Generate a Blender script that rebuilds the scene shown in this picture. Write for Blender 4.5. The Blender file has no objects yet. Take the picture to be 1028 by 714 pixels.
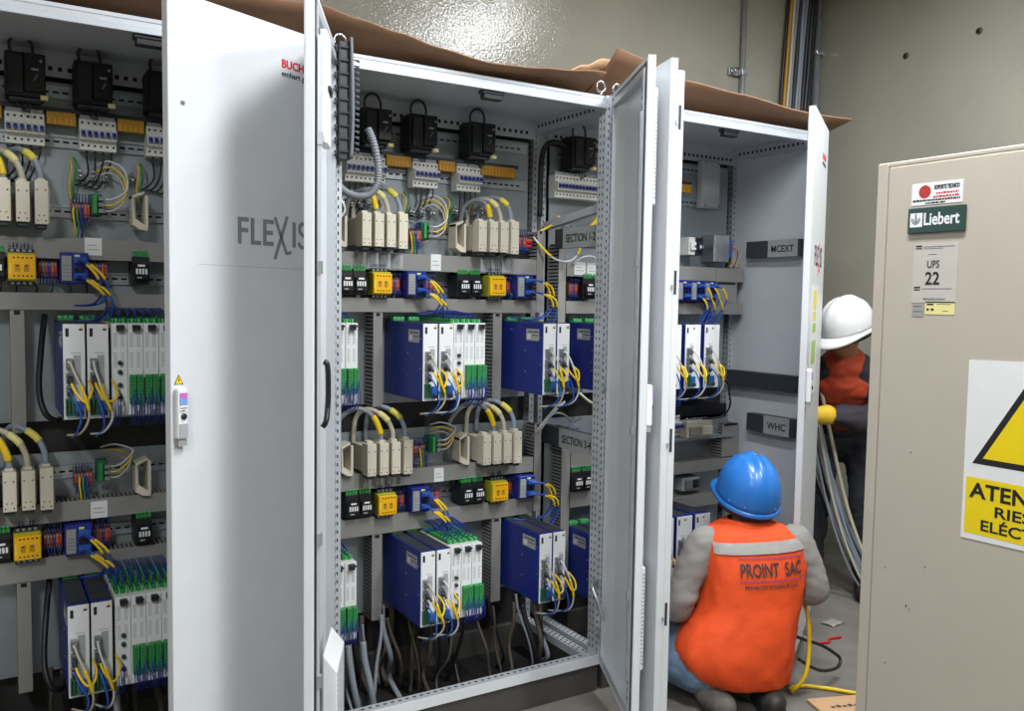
import bpy, bmesh, math, random
from mathutils import Vector, Matrix, Quaternion
from mathutils.bvhtree import BVHTree
random.seed(7)
S = bpy.context.scene
COL = S.collection
R = math.radians
V3 = Vector

# ------------------------------------------------------------------ materials
def lin(h):
    if isinstance(h, str):
        h = h.lstrip('#'); c = [int(h[i:i+2], 16)/255 for i in (0, 2, 4)]
    else:
        c = list(h)
    return tuple(x/12.92 if x <= .04045 else ((x+.055)/1.055)**2.4 for x in c)

M = {}
def mat(key, col, rough=.5, metal=0., var=.06, scale=14., bump=0., bscale=120., spec=.5, coat=0., emit=None, es=0.):
    m = bpy.data.materials.new(key); m.use_nodes = True
    nt = m.node_tree; b = nt.nodes['Principled BSDF']
    c = lin(col)
    b.inputs['Roughness'].default_value = rough
    b.inputs['Metallic'].default_value = metal
    b.inputs['Specular IOR Level'].default_value = spec
    b.inputs['Coat Weight'].default_value = coat
    tc = nt.nodes.new('ShaderNodeTexCoord')
    if var > 0:
        n = nt.nodes.new('ShaderNodeTexNoise'); n.inputs['Scale'].default_value = scale
        n.inputs['Detail'].default_value = 4
        nt.links.new(tc.outputs['Object'], n.inputs['Vector'])
        r = nt.nodes.new('ShaderNodeValToRGB')
        r.color_ramp.elements[0].position = .3; r.color_ramp.elements[1].position = .7
        r.color_ramp.elements[0].color = tuple(x*(1-var) for x in c)+(1,)
        r.color_ramp.elements[1].color = tuple(min(1, x*(1+var)) for x in c)+(1,)
        nt.links.new(n.outputs['Fac'], r.inputs['Fac'])
        nt.links.new(r.outputs['Color'], b.inputs['Base Color'])
    else:
        b.inputs['Base Color'].default_value = c+(1,)
    if bump > 0:
        n2 = nt.nodes.new('ShaderNodeTexNoise'); n2.inputs['Scale'].default_value = bscale
        n2.inputs['Detail'].default_value = 3
        nt.links.new(tc.outputs['Object'], n2.inputs['Vector'])
        bp = nt.nodes.new('ShaderNodeBump'); bp.inputs['Strength'].default_value = bump
        bp.inputs['Distance'].default_value = .01
        nt.links.new(n2.outputs['Fac'], bp.inputs['Height'])
        nt.links.new(bp.outputs['Normal'], b.inputs['Normal'])
    if emit:
        b.inputs['Emission Color'].default_value = lin(emit)+(1,)
        b.inputs['Emission Strength'].default_value = es
    M[key] = m
    return m

mat('paint', '#d9dce0', .38, var=.02, bump=.02, bscale=400)
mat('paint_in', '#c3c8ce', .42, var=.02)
mat('frame_steel', '#bfc4ca', .38, .25, var=.04)
mat('plate', '#9aa3a8', .42, .45, var=.08, scale=6)
mat('galv', '#b4bac0', .32, .7, var=.1, scale=30)
mat('plinth', '#4a4846', .55)
mat('duct', '#8b8a87', .55, var=.04)
mat('backdark', '#2c2b2b', .6, var=.05)
mat('slot', '#17181a', .8, var=0)
mat('black', '#1a1c20', .5, var=.05)
mat('blackgloss', '#16171b', .28, var=.0)
mat('charcoal', '#33363d', .5, var=.06)
mat('grey', '#6e7278', .5)
mat('lightgrey', '#a9adb2', .5)
mat('blue', '#1f2f86', .4, var=.05, scale=8)
mat('bluemid', '#2b5fae', .4)
mat('bluewire', '#22398f', .45, var=.1)
mat('bluecable', '#2a5bb5', .4)
mat('white', '#e6e8ea', .45, var=.02)
mat('whiteplastic', '#dcdcd6', .45, var=.03)
mat('cream', '#cfc8b6', .5, var=.03)
mat('cream_dark', '#8f8a7c', .6)
mat('yellow', '#f0b400', .45, var=.03)
mat('yellowcable', '#e8c41c', .45, var=.06)
mat('olive', '#a9a829', .5)
mat('amber', '#b9861c', .5, var=.08)
mat('green', '#2f8f45', .5, var=.08)
mat('greenlight', '#58b878', .5, var=.08)
mat('greendark', '#1f6b48', .5, var=.08)
mat('red', '#b23a35', .5)
mat('redflag', '#c8202c', .5)
mat('orange', '#c8622d', .5)
mat('chrome', '#c9ccd0', .22, .95, var=.03)
mat('zinc', '#9ea3a6', .35, .8, var=.1, scale=40)
mat('cable_beige', '#bdb5a2', .5, var=.05)
mat('cable_grey', '#868b93', .5, var=.05)
mat('cable_bluegrey', '#8d98a8', .5, var=.05)
mat('cable_white', '#cfd3d6', .5, var=.05)
mat('cable_black', '#1c1c1f', .45)
mat('cable_brown', '#4d443b', .6)
mat('hose', '#7c7f86', .5)
mat('kraft', '#846249', .8, var=.07, scale=5, bump=.08, bscale=40)
mat('kraft_light', '#c8a37c', .8, var=.05, scale=5)
mat('logo_grey', '#85888c', .5, var=0)
mat('logo_dark', '#303338', .5, var=0)
mat('logo_red', '#d2202a', .5, var=0)
mat('ink', '#1b1b1d', .6, var=0)
mat('paper', '#e4e5e6', .6, var=.02)
mat('stickergrey', '#aeb0b1', .6, var=.03)
mat('stickergreyd', '#9a9a98', .6, var=.03)
mat('stickerpale', '#c0bab3', .6, var=.03)
mat('pale_yellow', '#e6dd98', .6, var=.03)
mat('pale_green', '#a6c66a', .6, var=.03)
mat('plateyellow', '#e8d85a', .6, var=.02)
mat('signyellow', '#ecd010', .45, var=.02)
mat('signgreen', '#2f4843', .4, var=.03)
mat('ups', '#b9b1a4', .5, var=.02, scale=9, bump=.03, bscale=700)
mat('label_grey', '#9a9c9e', .5, var=.03)
mat('screen_pink', '#c66fc0', .4, var=0)
mat('screen_blue', '#7aa4e0', .4, var=0)
mat('helmet_blue', '#2673c6', .35, var=.03, coat=.2)
mat('helmet_white', '#cfd0d0', .35, var=.02, coat=.2)
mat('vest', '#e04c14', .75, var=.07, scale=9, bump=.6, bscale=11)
mat('vest_shaded', '#a83c20', .75, var=.08, scale=9, bump=.2, bscale=14)  # orange vest cloth with the second worker's shade put into the colour
mat('tape', '#9c9a96', .4, var=.05, scale=40)
mat('shirt', '#8d8a86', .85, var=.1, scale=10, bump=.25, bscale=16)
mat('jeans', '#5f7890', .85, var=.15, scale=16, bump=.2, bscale=20)
mat('navy', '#26222a', .8, var=.1, bump=.2, bscale=18)
mat('trouser_dark', '#23252c', .85, var=.1, bump=.2, bscale=18)
mat('skin', '#9c6b50', .55, var=.04)
mat('hair', '#17120f', .7)
mat('boot', '#22201f', .6, var=.1)
mat('boot_grey', '#56534f', .75, var=.15, scale=30, bump=.2, bscale=60)
mat('glove', '#c6a21f', .7, var=.1)
mat('eye', '#f0eeea', .3, var=0)
mat('lamp', '#ffffff', .5, var=0, emit='#f4f8ff', es=3.)
mat('concrete', '#74706a', .75, var=.2, scale=5, bump=.15, bscale=60)
mat('ceilingpaint', '#b8b6b0', .8, var=.04)
mat('pit_shade', '#131212', .9)  # near-black that stands in for the unlit depth of the cable pit
mat('slot_soft', '#84898e', .7, var=0)

def wall_mat():
    m = mat('wallpaint', '#979589', .15, var=.07, scale=2.2)
    nt = m.node_tree; b = nt.nodes['Principled BSDF']
    tc = nt.nodes['Texture Coordinate']
    n = nt.nodes.new('ShaderNodeTexNoise'); n.inputs['Scale'].default_value = 110; n.inputs['Detail'].default_value = 2
    n2 = nt.nodes.new('ShaderNodeTexNoise'); n2.inputs['Scale'].default_value = 9; n2.inputs['Detail'].default_value = 3
    nt.links.new(tc.outputs['Object'], n.inputs['Vector']); nt.links.new(tc.outputs['Object'], n2.inputs['Vector'])
    ad = nt.nodes.new('ShaderNodeMath'); ad.operation = 'ADD'
    nt.links.new(n.outputs['Fac'], ad.inputs[0]); nt.links.new(n2.outputs['Fac'], ad.inputs[1])
    bp = nt.nodes.new('ShaderNodeBump'); bp.inputs['Strength'].default_value = .22; bp.inputs['Distance'].default_value = .006
    nt.links.new(ad.outputs[0], bp.inputs['Height']); nt.links.new(bp.outputs['Normal'], b.inputs['Normal'])
    return m
wall_mat()

# ------------------------------------------------------------------ mesh builder
def cr(pts, n=6):
    P = [V3(p) for p in pts]
    if len(P) < 3: return P
    out = []
    for i in range(len(P)-1):
        p0 = P[max(i-1, 0)]; p1 = P[i]; p2 = P[i+1]; p3 = P[min(i+2, len(P)-1)]
        for k in range(n):
            t = k/n
            out.append(.5*((2*p1)+(p2-p0)*t+(2*p0-5*p1+4*p2-p3)*t*t+(3*p1-p0-3*p2+p3)*t**3))
    out.append(P[-1])
    return out

class MB:
    def __init__(s):
        s.v = []; s.f = []; s.mi = []; s.k = []; s.sm = []
    def mi_(s, m):
        if m not in s.k: s.k.append(m)
        return s.k.index(m)
    def add(s, vs, fs, m, smooth=False, T=None):
        o = len(s.v); i = s.mi_(m)
        s.v += [tuple(T @ V3(p)) if T else tuple(p) for p in vs]
        for f in fs:
            s.f.append([a+o for a in f]); s.mi.append(i); s.sm.append(smooth)
        return s
    def box(s, x0, y0, z0, x1, y1, z1, m, T=None):
        if x0 > x1: x0, x1 = x1, x0
        if y0 > y1: y0, y1 = y1, y0
        if z0 > z1: z0, z1 = z1, z0
        vs = [(x0,y0,z0),(x1,y0,z0),(x1,y1,z0),(x0,y1,z0),(x0,y0,z1),(x1,y0,z1),(x1,y1,z1),(x0,y1,z1)]
        return s.add(vs, [(0,3,2,1),(4,5,6,7),(0,1,5,4),(1,2,6,5),(2,3,7,6),(3,0,4,7)], m, False, T)
    def ring(s, pts, radii, m, seg=8, caps=True, T=None, ref=None):
        P = [V3(p) for p in pts]; n = len(P)
        if not isinstance(radii, (list, tuple)): radii = [radii]*n
        vs = []; fs = []
        t0 = (P[1]-P[0]).normalized()
        a = V3((0,0,1)) if abs(t0.z) < .9 else V3((1,0,0))
        if ref: a = V3(ref)
        u = (a-t0*a.dot(t0)).normalized()
        for i in range(n):
            t = (P[min(i+1,n-1)]-P[max(i-1,0)])
            if t.length < 1e-9: t = t0.copy()
            t.normalize()
            u = (u-t*u.dot(t))
            if u.length < 1e-6: u = t.orthogonal()
            u.normalize(); w = t.cross(u)
            r = radii[i]; ra, rb = (r if isinstance(r, tuple) else (r, r))
            for k in range(seg):
                g = 2*math.pi*k/seg
                vs.append(P[i]+u*math.cos(g)*ra+w*math.sin(g)*rb)
        for i in range(n-1):
            for k in range(seg):
                k2 = (k+1) % seg
                fs.append((i*seg+k, i*seg+k2, (i+1)*seg+k2, (i+1)*seg+k))
        if caps:
            fs.append(tuple(range(seg-1,-1,-1))); fs.append(tuple((n-1)*seg+k for k in range(seg)))
        return s.add(vs, fs, m, True, T)
    def tube(s, pts, r, m, seg=8, n=6, T=None):
        return s.ring(cr(pts, n), r, m, seg, True, T)
    def cyl(s, a, b, r, m, seg=14, T=None, r2=None):
        return s.ring([a, b], [r, r if r2 is None else r2], m, seg, True, T)
    def poly(s, pts, ext, m, T=None):
        """closed outline pts (3D) extruded by vector ext"""
        n = len(pts); e = V3(ext); a = [V3(p) for p in pts]
        vs = a+[p+e for p in a]
        fs = [tuple(range(n-1,-1,-1)), tuple(range(n, 2*n))]+[(i,(i+1)%n,n+(i+1)%n,n+i) for i in range(n)]
        return s.add(vs, fs, m, False, T)
    def ball(s, c, r, m, T=None, nu=16, nv=10):
        c = V3(c); rx, ry, rz = (r if isinstance(r, tuple) else (r,r,r))
        vs = [c+V3((0,0,-rz))]; fs = []
        for j in range(1, nv):
            ph = -math.pi/2+math.pi*j/nv
            for i in range(nu):
                th = 2*math.pi*i/nu
                vs.append(c+V3((rx*math.cos(ph)*math.cos(th), ry*math.cos(ph)*math.sin(th), rz*math.sin(ph))))
        vs.append(c+V3((0,0,rz)))
        for i in range(nu): fs.append((0, 1+(i+1)%nu, 1+i))
        for j in range(nv-2):
            for i in range(nu):
                a = 1+j*nu+i; b = 1+j*nu+(i+1)%nu
                fs.append((a, b, b+nu, a+nu))
        L = len(vs)-1
        for i in range(nu): fs.append((L, L-nu+i, L-nu+(i+1)%nu))
        return s.add(vs, fs, m, True, T)
    def grid(s, fn, nu, nv, m, T=None, smooth=True):
        vs = [fn(i/(nu-1), j/(nv-1)) for j in range(nv) for i in range(nu)]
        fs = [(j*nu+i, j*nu+i+1, (j+1)*nu+i+1, (j+1)*nu+i) for j in range(nv-1) for i in range(nu-1)]
        return s.add(vs, fs, m, smooth, T)
    def mesh(s, name):
        me = bpy.data.meshes.new(name)
        me.from_pydata(s.v, [], s.f)
        for k in s.k: me.materials.append(M[k])
        me.polygons.foreach_set('material_index', s.mi)
        me.polygons.foreach_set('use_smooth', s.sm)
        me.validate(); me.update()
        return me
    def build(s, name, parent=None, bevel=0, loc=None, seg=1, **pr):
        o = bpy.data.objects.new(name, s.mesh(name)); COL.objects.link(o)
        if parent is not None: o.parent = parent
        if loc: o.location = loc
        if bevel:
            b = o.modifiers.new('bevel', 'BEVEL'); b.width = bevel; b.segments = seg; b.limit_method = 'ANGLE'; b.angle_limit = R(40)
        for k, v in pr.items(): o[k] = v
        return o

def tag(o, label=None, cat=None, group=None, kind=None):
    if label: o['label'] = label
    if cat: o['category'] = cat
    if group: o['group'] = group
    if kind: o['kind'] = kind
    return o

def thing(name, label, cat, loc=(0,0,0), group=None, rz=0):
    o = bpy.data.objects.new(name, None); COL.objects.link(o)
    o.empty_display_size = .02
    o.location = loc; o.rotation_euler = (0, 0, rz)
    return tag(o, label, cat, group)

def kids(o): return [c for c in bpy.data.objects if c.parent == o]

def dup(root, loc, label=None, group=None):
    r = root.copy(); COL.objects.link(r); r.location = loc
    if label: r['label'] = label
    if group: r['group'] = group
    for ch in KID[root.name]:
        c = ch.copy(); COL.objects.link(c); c.parent = r
        for g in KID.get(ch.name, ()):
            d = g.copy(); COL.objects.link(d); d.parent = c
    return r
KID = {}
def note(root):
    KID[root.name] = kids(root)
    for c in KID[root.name]:
        k = kids(c)
        if k: KID[c.name] = k
    return root

def basis(o, r, u):
    r = V3(r).normalized(); u = V3(u).normalized(); n = r.cross(u)
    m = Matrix((r, u, n)).transposed().to_4x4(); m.translation = V3(o)
    return m

def text_vf(body, size, depth=.0006, bold=0., sx=1., align='LEFT'):
    c = bpy.data.curves.new('lettering', 'FONT'); c.body = body; c.size = size; c.extrude = depth/2
    c.offset = bold; c.align_x = align; c.resolution_u = 3
    o = bpy.data.objects.new('lettering', c); COL.objects.link(o)
    bpy.context.view_layer.update()
    dg = bpy.context.evaluated_depsgraph_get()
    me = bpy.data.meshes.new_from_object(o.evaluated_get(dg))
    vs = [(v.co.x*sx, v.co.y, v.co.z+depth/2) for v in me.vertices]; fs = [tuple(p.vertices) for p in me.polygons]
    bpy.data.objects.remove(o); bpy.data.curves.remove(c); bpy.data.meshes.remove(me)
    return vs, fs
def put_text(mb, body, size, T, m, **k):
    w = k.pop('width', None)
    vs, fs = text_vf(body, size, **k)
    if w:
        xs = [v[0] for v in vs]; x0 = min(xs); sc = w/(max(xs)-x0)
        vs = [((v[0]-x0)*sc, v[1], v[2]) for v in vs]
    mb.add(vs, fs, m, False, T)
    return mb

def cable(name, label, pts, r, m, group=None, sleeves=(), cat='cable', n=7, seg=8):
    P = cr(pts, n)
    mb = MB().ring(P, r, m, seg)
    o = mb.build(name); tag(o, label, cat, group)
    for (a, b, sm) in sleeves:
        i0 = int(a*(len(P)-1)); i1 = max(i0+1, int(b*(len(P)-1)))
        MB().ring(P[i0:i1+1], r*1.18+.0006, sm, seg).build('cable_sleeve', o, label='yellow marker sleeve')
    return o

# ------------------------------------------------------------------ room shell
FX0, FX1, FY0, FY1, CZ = -3.6, 3.17, -5.2, .95, 3.2
def struct(mb, name, **k):
    o = mb.build(name, **k); o['kind'] = 'structure'; return o
struct(MB().box(FX0, FY0, -.1, FX1, FY1, 0, 'concrete'), 'floor')
struct(MB().box(FX0, FY0, CZ, FX1, FY1, CZ+.1, 'ceilingpaint'), 'ceiling')
struct(MB().box(FX0-.1, FY1, -.1, FX1+.1, FY1+.12, CZ, 'wallpaint'), 'wall_back')
struct(MB().box(FX1, FY0, -.1, FX1+.12, FY1, CZ, 'wallpaint'), 'wall_right')
struct(MB().box(FX0-.12, FY0, -.1, FX0, FY1, CZ, 'wallpaint'), 'wall_left')
struct(MB().box(FX0-.1, FY0-.12, -.1, FX1+.1, FY0, CZ, 'wallpaint'), 'wall_front')

# ------------------------------------------------------------------ lamps of the room
def luminaire(x, y, rz, power, label):
    t = thing('ceiling_light', label, 'ceiling light', (x, y, CZ), None, rz)
    MB().box(-.62, -.16, -.07, .62, .16, -.0005, 'paint').build('housing', t, .004)
    MB().box(-.6, -.14, -.078, .6, .14, -.0702, 'lamp').build('diffuser', t, .002)
    l = bpy.data.lights.new('lamp_light', 'AREA'); l.shape = 'RECTANGLE'; l.size = 1.2; l.size_y = .28
    l.energy = power; l.color = (.96, .985, 1.)
    o = bpy.data.objects.new('lamp_light', l); COL.objects.link(o); o.parent = t; o.location = (0, 0, -.085)
    return t
luminaire(.29, -1.5, R(90), 56, 'ceiling light above the aisle in front of the middle cabinet')
luminaire(-1.9, -2.9, R(90), 78, 'ceiling light behind the camera on the left')
luminaire(1.3, -3.3, R(90), 80, 'ceiling light behind the tall beige cabinet')
luminaire(1.84, -.88, R(90), 60, 'ceiling light above the crouching worker')

# ------------------------------------------------------------------ cabinets
ZB, ZT = .10, 2.10           # frame bottom / top
DEP = .508
PY = .45                     # front of the mounting plates
def punched(mb, axis, a0, a1, pos, pitch, size, m='slot'):
    """dark slots as shallow boxes: pos(a)->(x0,y0,z0,x1,y1,z1)"""
    a = a0
    while a < a1:
        mb.box(*pos(a), m); a += pitch

def hduct(par, x0, x1, z0, z1, yf=.37, up=True):
    mb = MB()
    mb.box(x0, yf, z0, x1, yf+.003, z1, 'duct')
    mb.box(x0, PY-.004, z0, x1, PY-.0005, z1, 'duct')
    x = x0
    while x < x1-.008:
        mb.box(x, yf+.003, z1-.003, x+.008, PY-.004, z1-.001, 'duct')
        mb.box(x, yf+.003, z0+.001, x+.008, PY-.004, z0+.003, 'duct'); x += .0125
    mb.box(x0+.004, yf+.012, z0+.006, x1-.004, PY-.006, z1-.006, 'slot')
    return mb.build('cable_duct', par)
def vduct(par, x0, x1, z0, z1, yf=.37):
    mb = MB()
    mb.box(x0, yf, z0, x1, yf+.003, z1, 'duct')
    mb.box(x0, PY-.004, z0, x1, PY-.0005, z1, 'duct')
    z = z0
    while z < z1-.008:
        for xx in (x0, x1-.002):
            mb.box(xx, yf+.003, z, xx+.002, PY-.004, z+.008, 'duct')
        z += .0135
    mb.box(x0+.006, yf+.008, z0+.004, x1-.006, PY-.006, z1-.004, 'slot')
    mb.box(x0+.01, yf-.0008, z1-.012, x1-.01, yf, z1-.001, 'slot')
    return mb.build('cable_duct', par)
def din(par, x0, x1, z, y=PY):
    mb = MB()
    mb.box(x0, y-.001, z-.0135, x1, y-.0001, z+.0135, 'galv')
    mb.box(x0, y-.0075, z+.0125, x1, y-.001, z+.0135, 'galv'); mb.box(x0, y-.0075, z-.0135, x1, y-.001, z-.0125, 'galv')
    mb.box(x0, y-.0085, z+.0125, x1, y-.0075, z+.0175, 'galv'); mb.box(x0, y-.0085, z-.0175, x1, y-.0075, z-.0125, 'galv')
    x = x0+.01
    while x < x1-.02:
        mb.box(x, y-.0013, z-.003, x+.016, y-.001, z+.003, 'slot'); x += .025
    return mb.build('din_rail', par)

def cabinet(x0, x1, label, plate_x, left_side=False, right_side=False):
    c = thing('electrical_cabinet', label, 'electrical cabinet', (0,0,0), 'row of switchgear cabinets along the back wall')
    w = .042
    # posts: front pair and rear pair, with rows of slots
    for (a, b) in ((x0, x0+w*.5), (x1-w*.5, x1)):
        for fr in (True, False):
            y0, y1 = (.0, .042) if fr else (DEP-.05, DEP-.008)
            mb = MB().box(a, y0, ZB, b, y1, ZT, 'frame_steel')
            xm = (a+b)/2
            punched(mb, 'z', ZB+.05, ZT-.05, lambda z: (xm-.002, y0-.0005, z, xm+.002, y0, z+.010), .025, 'slot_soft')
            xi = b if a == x0 else a
            for yy in (y0+.012, y0+.03):
                punched(mb, 'z', ZB+.06, ZT-.06, lambda z: (xi-.0006, yy-.0022, z, xi+.0006, yy+.0022, z+.010), .025, 'slot_soft')
            mb.build('post', c)
    # roof
    mb = MB().box(x0, .012, ZT-.012, x1, DEP, ZT, 'paint_in')
    mb.build('roof_panel', c, .002)
    mb = MB()
    mb.box(x0, .010, ZT-.03, x1, .0125, ZT-.0125, 'frame_steel')
    mb.box(x0+w*.5, -.006, ZT-.046, x1-w*.5, -.0005, ZT-.030, 'frame_steel')
    mb.box(x0+w*.5, -.0004, ZT-.044, x1-w*.5, .04, ZT-.030, 'frame_steel').box(x0+w*.5, .0128, ZT-.0298, x1-w*.5, .04, ZT-.0125, 'frame_steel')
    mb.build('roof_rail', c, .0015)
    for xx in (x0, x1-w*.5):
        mb = MB().box(xx, .042, ZT-.06, xx+w*.5, DEP-.05, ZT-.0125, 'frame_steel')
        xi = xx+w*.5 if xx == x0 else xx
        punched(mb, 'y', .07, DEP-.08, lambda y: (xi-.0006, y, ZT-.042, xi+.0006, y+.01, ZT-.03), .025, 'slot_soft')
        mb.build('side_rail', c)
    mb = MB().box(x0+w*.5, DEP-.06, ZT-.085, x1-w*.5, DEP-.052, ZT-.0125, 'frame_steel')
    punched(mb, 'x', x0+.05, x1-.06, lambda x: (x, DEP-.0608, ZT-.068, x+.011, DEP-.06, ZT-.056), .025, 'slot')
    mb.build('perforated_rail', c)
    # bottom frame
    mb = MB()
    mb.box(x0, .0, ZB, x1, .05, ZB+.028, 'frame_steel')
    mb.box(x0, -.004, ZB, x1, .0, ZB+.034, 'paint')
    punched(mb, 'x', x0+.05, x1-.05, lambda x: (x, .03, ZB+.028, x+.012, .037, ZB+.0286), .025, 'slot_soft')
    mb.build('front_sill', c, .0012)
    for (xx, s) in ((x0, 1), (x1-.045, -1)):
        mb = MB().box(xx, .05, ZB, xx+.018, DEP-.008, ZB+.03, 'frame_steel').box(xx+.027, .05, ZB, xx+.045, DEP-.008, ZB+.022, 'frame_steel')
        mb.box(xx+.018, .05, ZB, xx+.027, DEP-.008, ZB+.012, 'frame_steel')
        punched(mb, 'y', .08, DEP-.04, lambda y: (xx+.033, y, ZB+.022, xx+.039, y+.012, ZB+.0226), .025, 'slot_soft')
        punched(mb, 'y', .08, DEP-.04, lambda y: (xx+.006, y, ZB+.03, xx+.012, y+.012, ZB+.0306), .025, 'slot_soft')
        mb.build('bottom_rail', c)
    mb = MB().box(x0, .006, .0005, x1, .03, ZB, 'plinth').box(x0, DEP-.03, .0005, x1, DEP-.006, ZB, 'plinth')
    for xx in (x0, x1-.03): mb.box(xx, .03, .0005, xx+.03, DEP-.03, ZB, 'plinth')
    mb.build('plinth', c, .001)
    MB().box(x0, DEP-.006, ZB, x1, DEP, ZT, 'backdark').build('back_panel', c)
    for (za, zb) in ((.27, .925), (1.02, ZT-.1)): MB().box(plate_x[0], PY, za, plate_x[1], PY+.003, zb, 'plate').build('mounting_plate', c)
    MB().box(x0+.002, .031, .0008, x1-.002, DEP-.031, .004, 'pit_shade').build('pit_shade_sheet', c)  # flat sheet at floor level, painted with the shade of a deep pit
    if left_side: MB().box(x0-.012, .0, ZB, x0, DEP, ZT, 'paint_in').build('side_panel', c, .001)
    if right_side: MB().box(x1, .0, ZB, x1+.012, DEP, ZT, 'paint_in').build('side_panel', c, .001)
    # roof latch and lifting eyes
    xm = (x0+x1)/2+.03
    MB().box(xm-.034, .006, ZT-.072, xm+.034, .034, ZT-.0445, 'black').box(xm-.040, .002, ZT-.056, xm+.040, .038, ZT-.0443, 'charcoal').build('roof_latch', c, .003)
    for xx in (x0+.025, x1-.025):
        e = MB(); pts = [(xx+.018*math.cos(t), .03, ZT+.034+.018*math.sin(t)) for t in [2*math.pi*i/16 for i in range(17)]]
        e.ring(pts, .0045, 'chrome', 8); e.cyl((xx, .03, ZT+.0005), (xx, .03, ZT+.016), .008, 'chrome')
        e.build('lifting_eye', c)
    return c

cabL = cabinet(-1.03, -.03, 'tall white cabinet on the left, behind the big open door bearing a grey logo', (-.99, -.06))
cabM = cabinet(-.01, .98, 'tall white middle cabinet, open between two door leaves, full of equipment', (.03, .93))
cabR = cabinet(1.0, 2.06, 'tall white cabinet on the right, behind the crouching worker in the orange vest', (1.03, 1.995), right_side=True)

# ---- doors
def door(par, hinge, hand, phi, w=.495):
    """hand 'L': hinge on the left of the leaf, local x runs 0..w ; 'R': local x runs -w..0. outer face is local -y"""
    s = 1 if hand == 'L' else -1
    def bx(mb, a0, y0, z0, a1, y1, z1, m): mb.box(s*a0, y0, z0, s*a1, y1, z1, m)
    mb = MB()
    z0, z1 = ZB+.004, ZT+.004
    bx(mb, .0, -.024, z0, w, -.0215, z1, 'paint')                     # sheet
    for (a0, a1) in ((0, .0025), (w-.0025, w)): bx(mb, a0, -.0215, z0, a1, -.001, z1, 'paint')
    bx(mb, .0, -.0215, z0, w, -.001, z0+.0025, 'paint'); bx(mb, .0, -.0215, z1-.0025, w, -.001, z1, 'paint')
    for (a0, a1) in ((.0025, .014), (w-.014, w-.0025)): bx(mb, a0, -.0035, z0, a1, -.001, z1, 'paint')
    bx(mb, .014, -.0035, z0, w-.014, -.001, z0+.014, 'paint'); bx(mb, .014, -.0035, z1-.014, w-.014, -.001, z1, 'paint')
    d = mb.build('door', par, .0012)
    d.location = hinge; d.rotation_euler = (0, 0, R(-phi if hand == 'L' else phi))
    # inner tubular frame with holes
    fr = MB(); m = .03
    for (a0, a1) in ((m, m+.02), (w-m-.02, w-m)):
        bx(fr, a0, -.0214, z0+m, a1, .004, z1-m, 'frame_steel')
        am = (a0+a1)/2
        z = z0+.08
        while z < z1-.08:
            bx(fr, am-.003, .004, z, am+.003, .0046, z+.012, 'slot'); z += .025
    for (b0, b1) in ((z0+m, z0+m+.02), (z1-m-.02, z1-m)):
        bx(fr, m+.02, -.0214, b0, w-m-.02, .004, b1, 'frame_steel')
    fr.build('inner_frame', d, .001)
    # gasket line
    g = MB()
    for (a0, a1) in ((.018, .026), (w-.026, w-.018)): bx(g, a0, -.0214, z0+.018, a1, .0005, z1-.018, 'charcoal')
    g.build('gasket', d)
    for zz in (ZB+.12, ZB+1.0, ZT-.12):
        h = MB(); h.cyl((s*.004, -.004, zz-.03), (s*.004, -.004, zz+.03), .0075, 'galv'); h.build('hinge', d)
    return d

def lockset(d, ax, z, s):
    """grey swivel lock housing on the outer face"""
    mb = MB(); mb.box(ax-.0145, -.044, z-.062, ax+.0145, -.0242, z+.062, 'white')
    o = mb.build('lock_housing', d, .006, seg=2)
    MB().box(ax-.012, -.040, z-.078, ax+.012, -.0243, z-.0625, 'stickergreyd').build('handle_stub', o)
    MB().cyl((ax, -.0442, z-.006), (ax, -.0475, z-.006), .0075, 'charcoal').box(ax-.0015, -.049, z-.011, ax+.0015, -.0476, z-.001, 'ink').build('lock_cylinder', o)
    MB().box(ax-.010, -.0452, z+.022, ax+.010, -.0442, z+.05, 'screen_pink').box(ax-.010, -.0458, z+.022, ax+.010, -.0453, z+.036, 'screen_blue').build('printed_sticker', o)
    MB().box(ax-.010, -.0452, z+.004, ax+.010, -.0442, z+.018, 'paper').box(ax-.008, -.0456, z+.0065, ax+.004, -.0453, z+.0085, 'ink').box(ax-.008, -.0456, z+.0125, ax+.008, -.0453, z+.0145, 'ink').build('printed_label', o)
    MB().box(ax-.0115, -.0452, z-.058, ax+.0115, -.0442, z-.024, 'lightgrey').build('lever', o)

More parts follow.
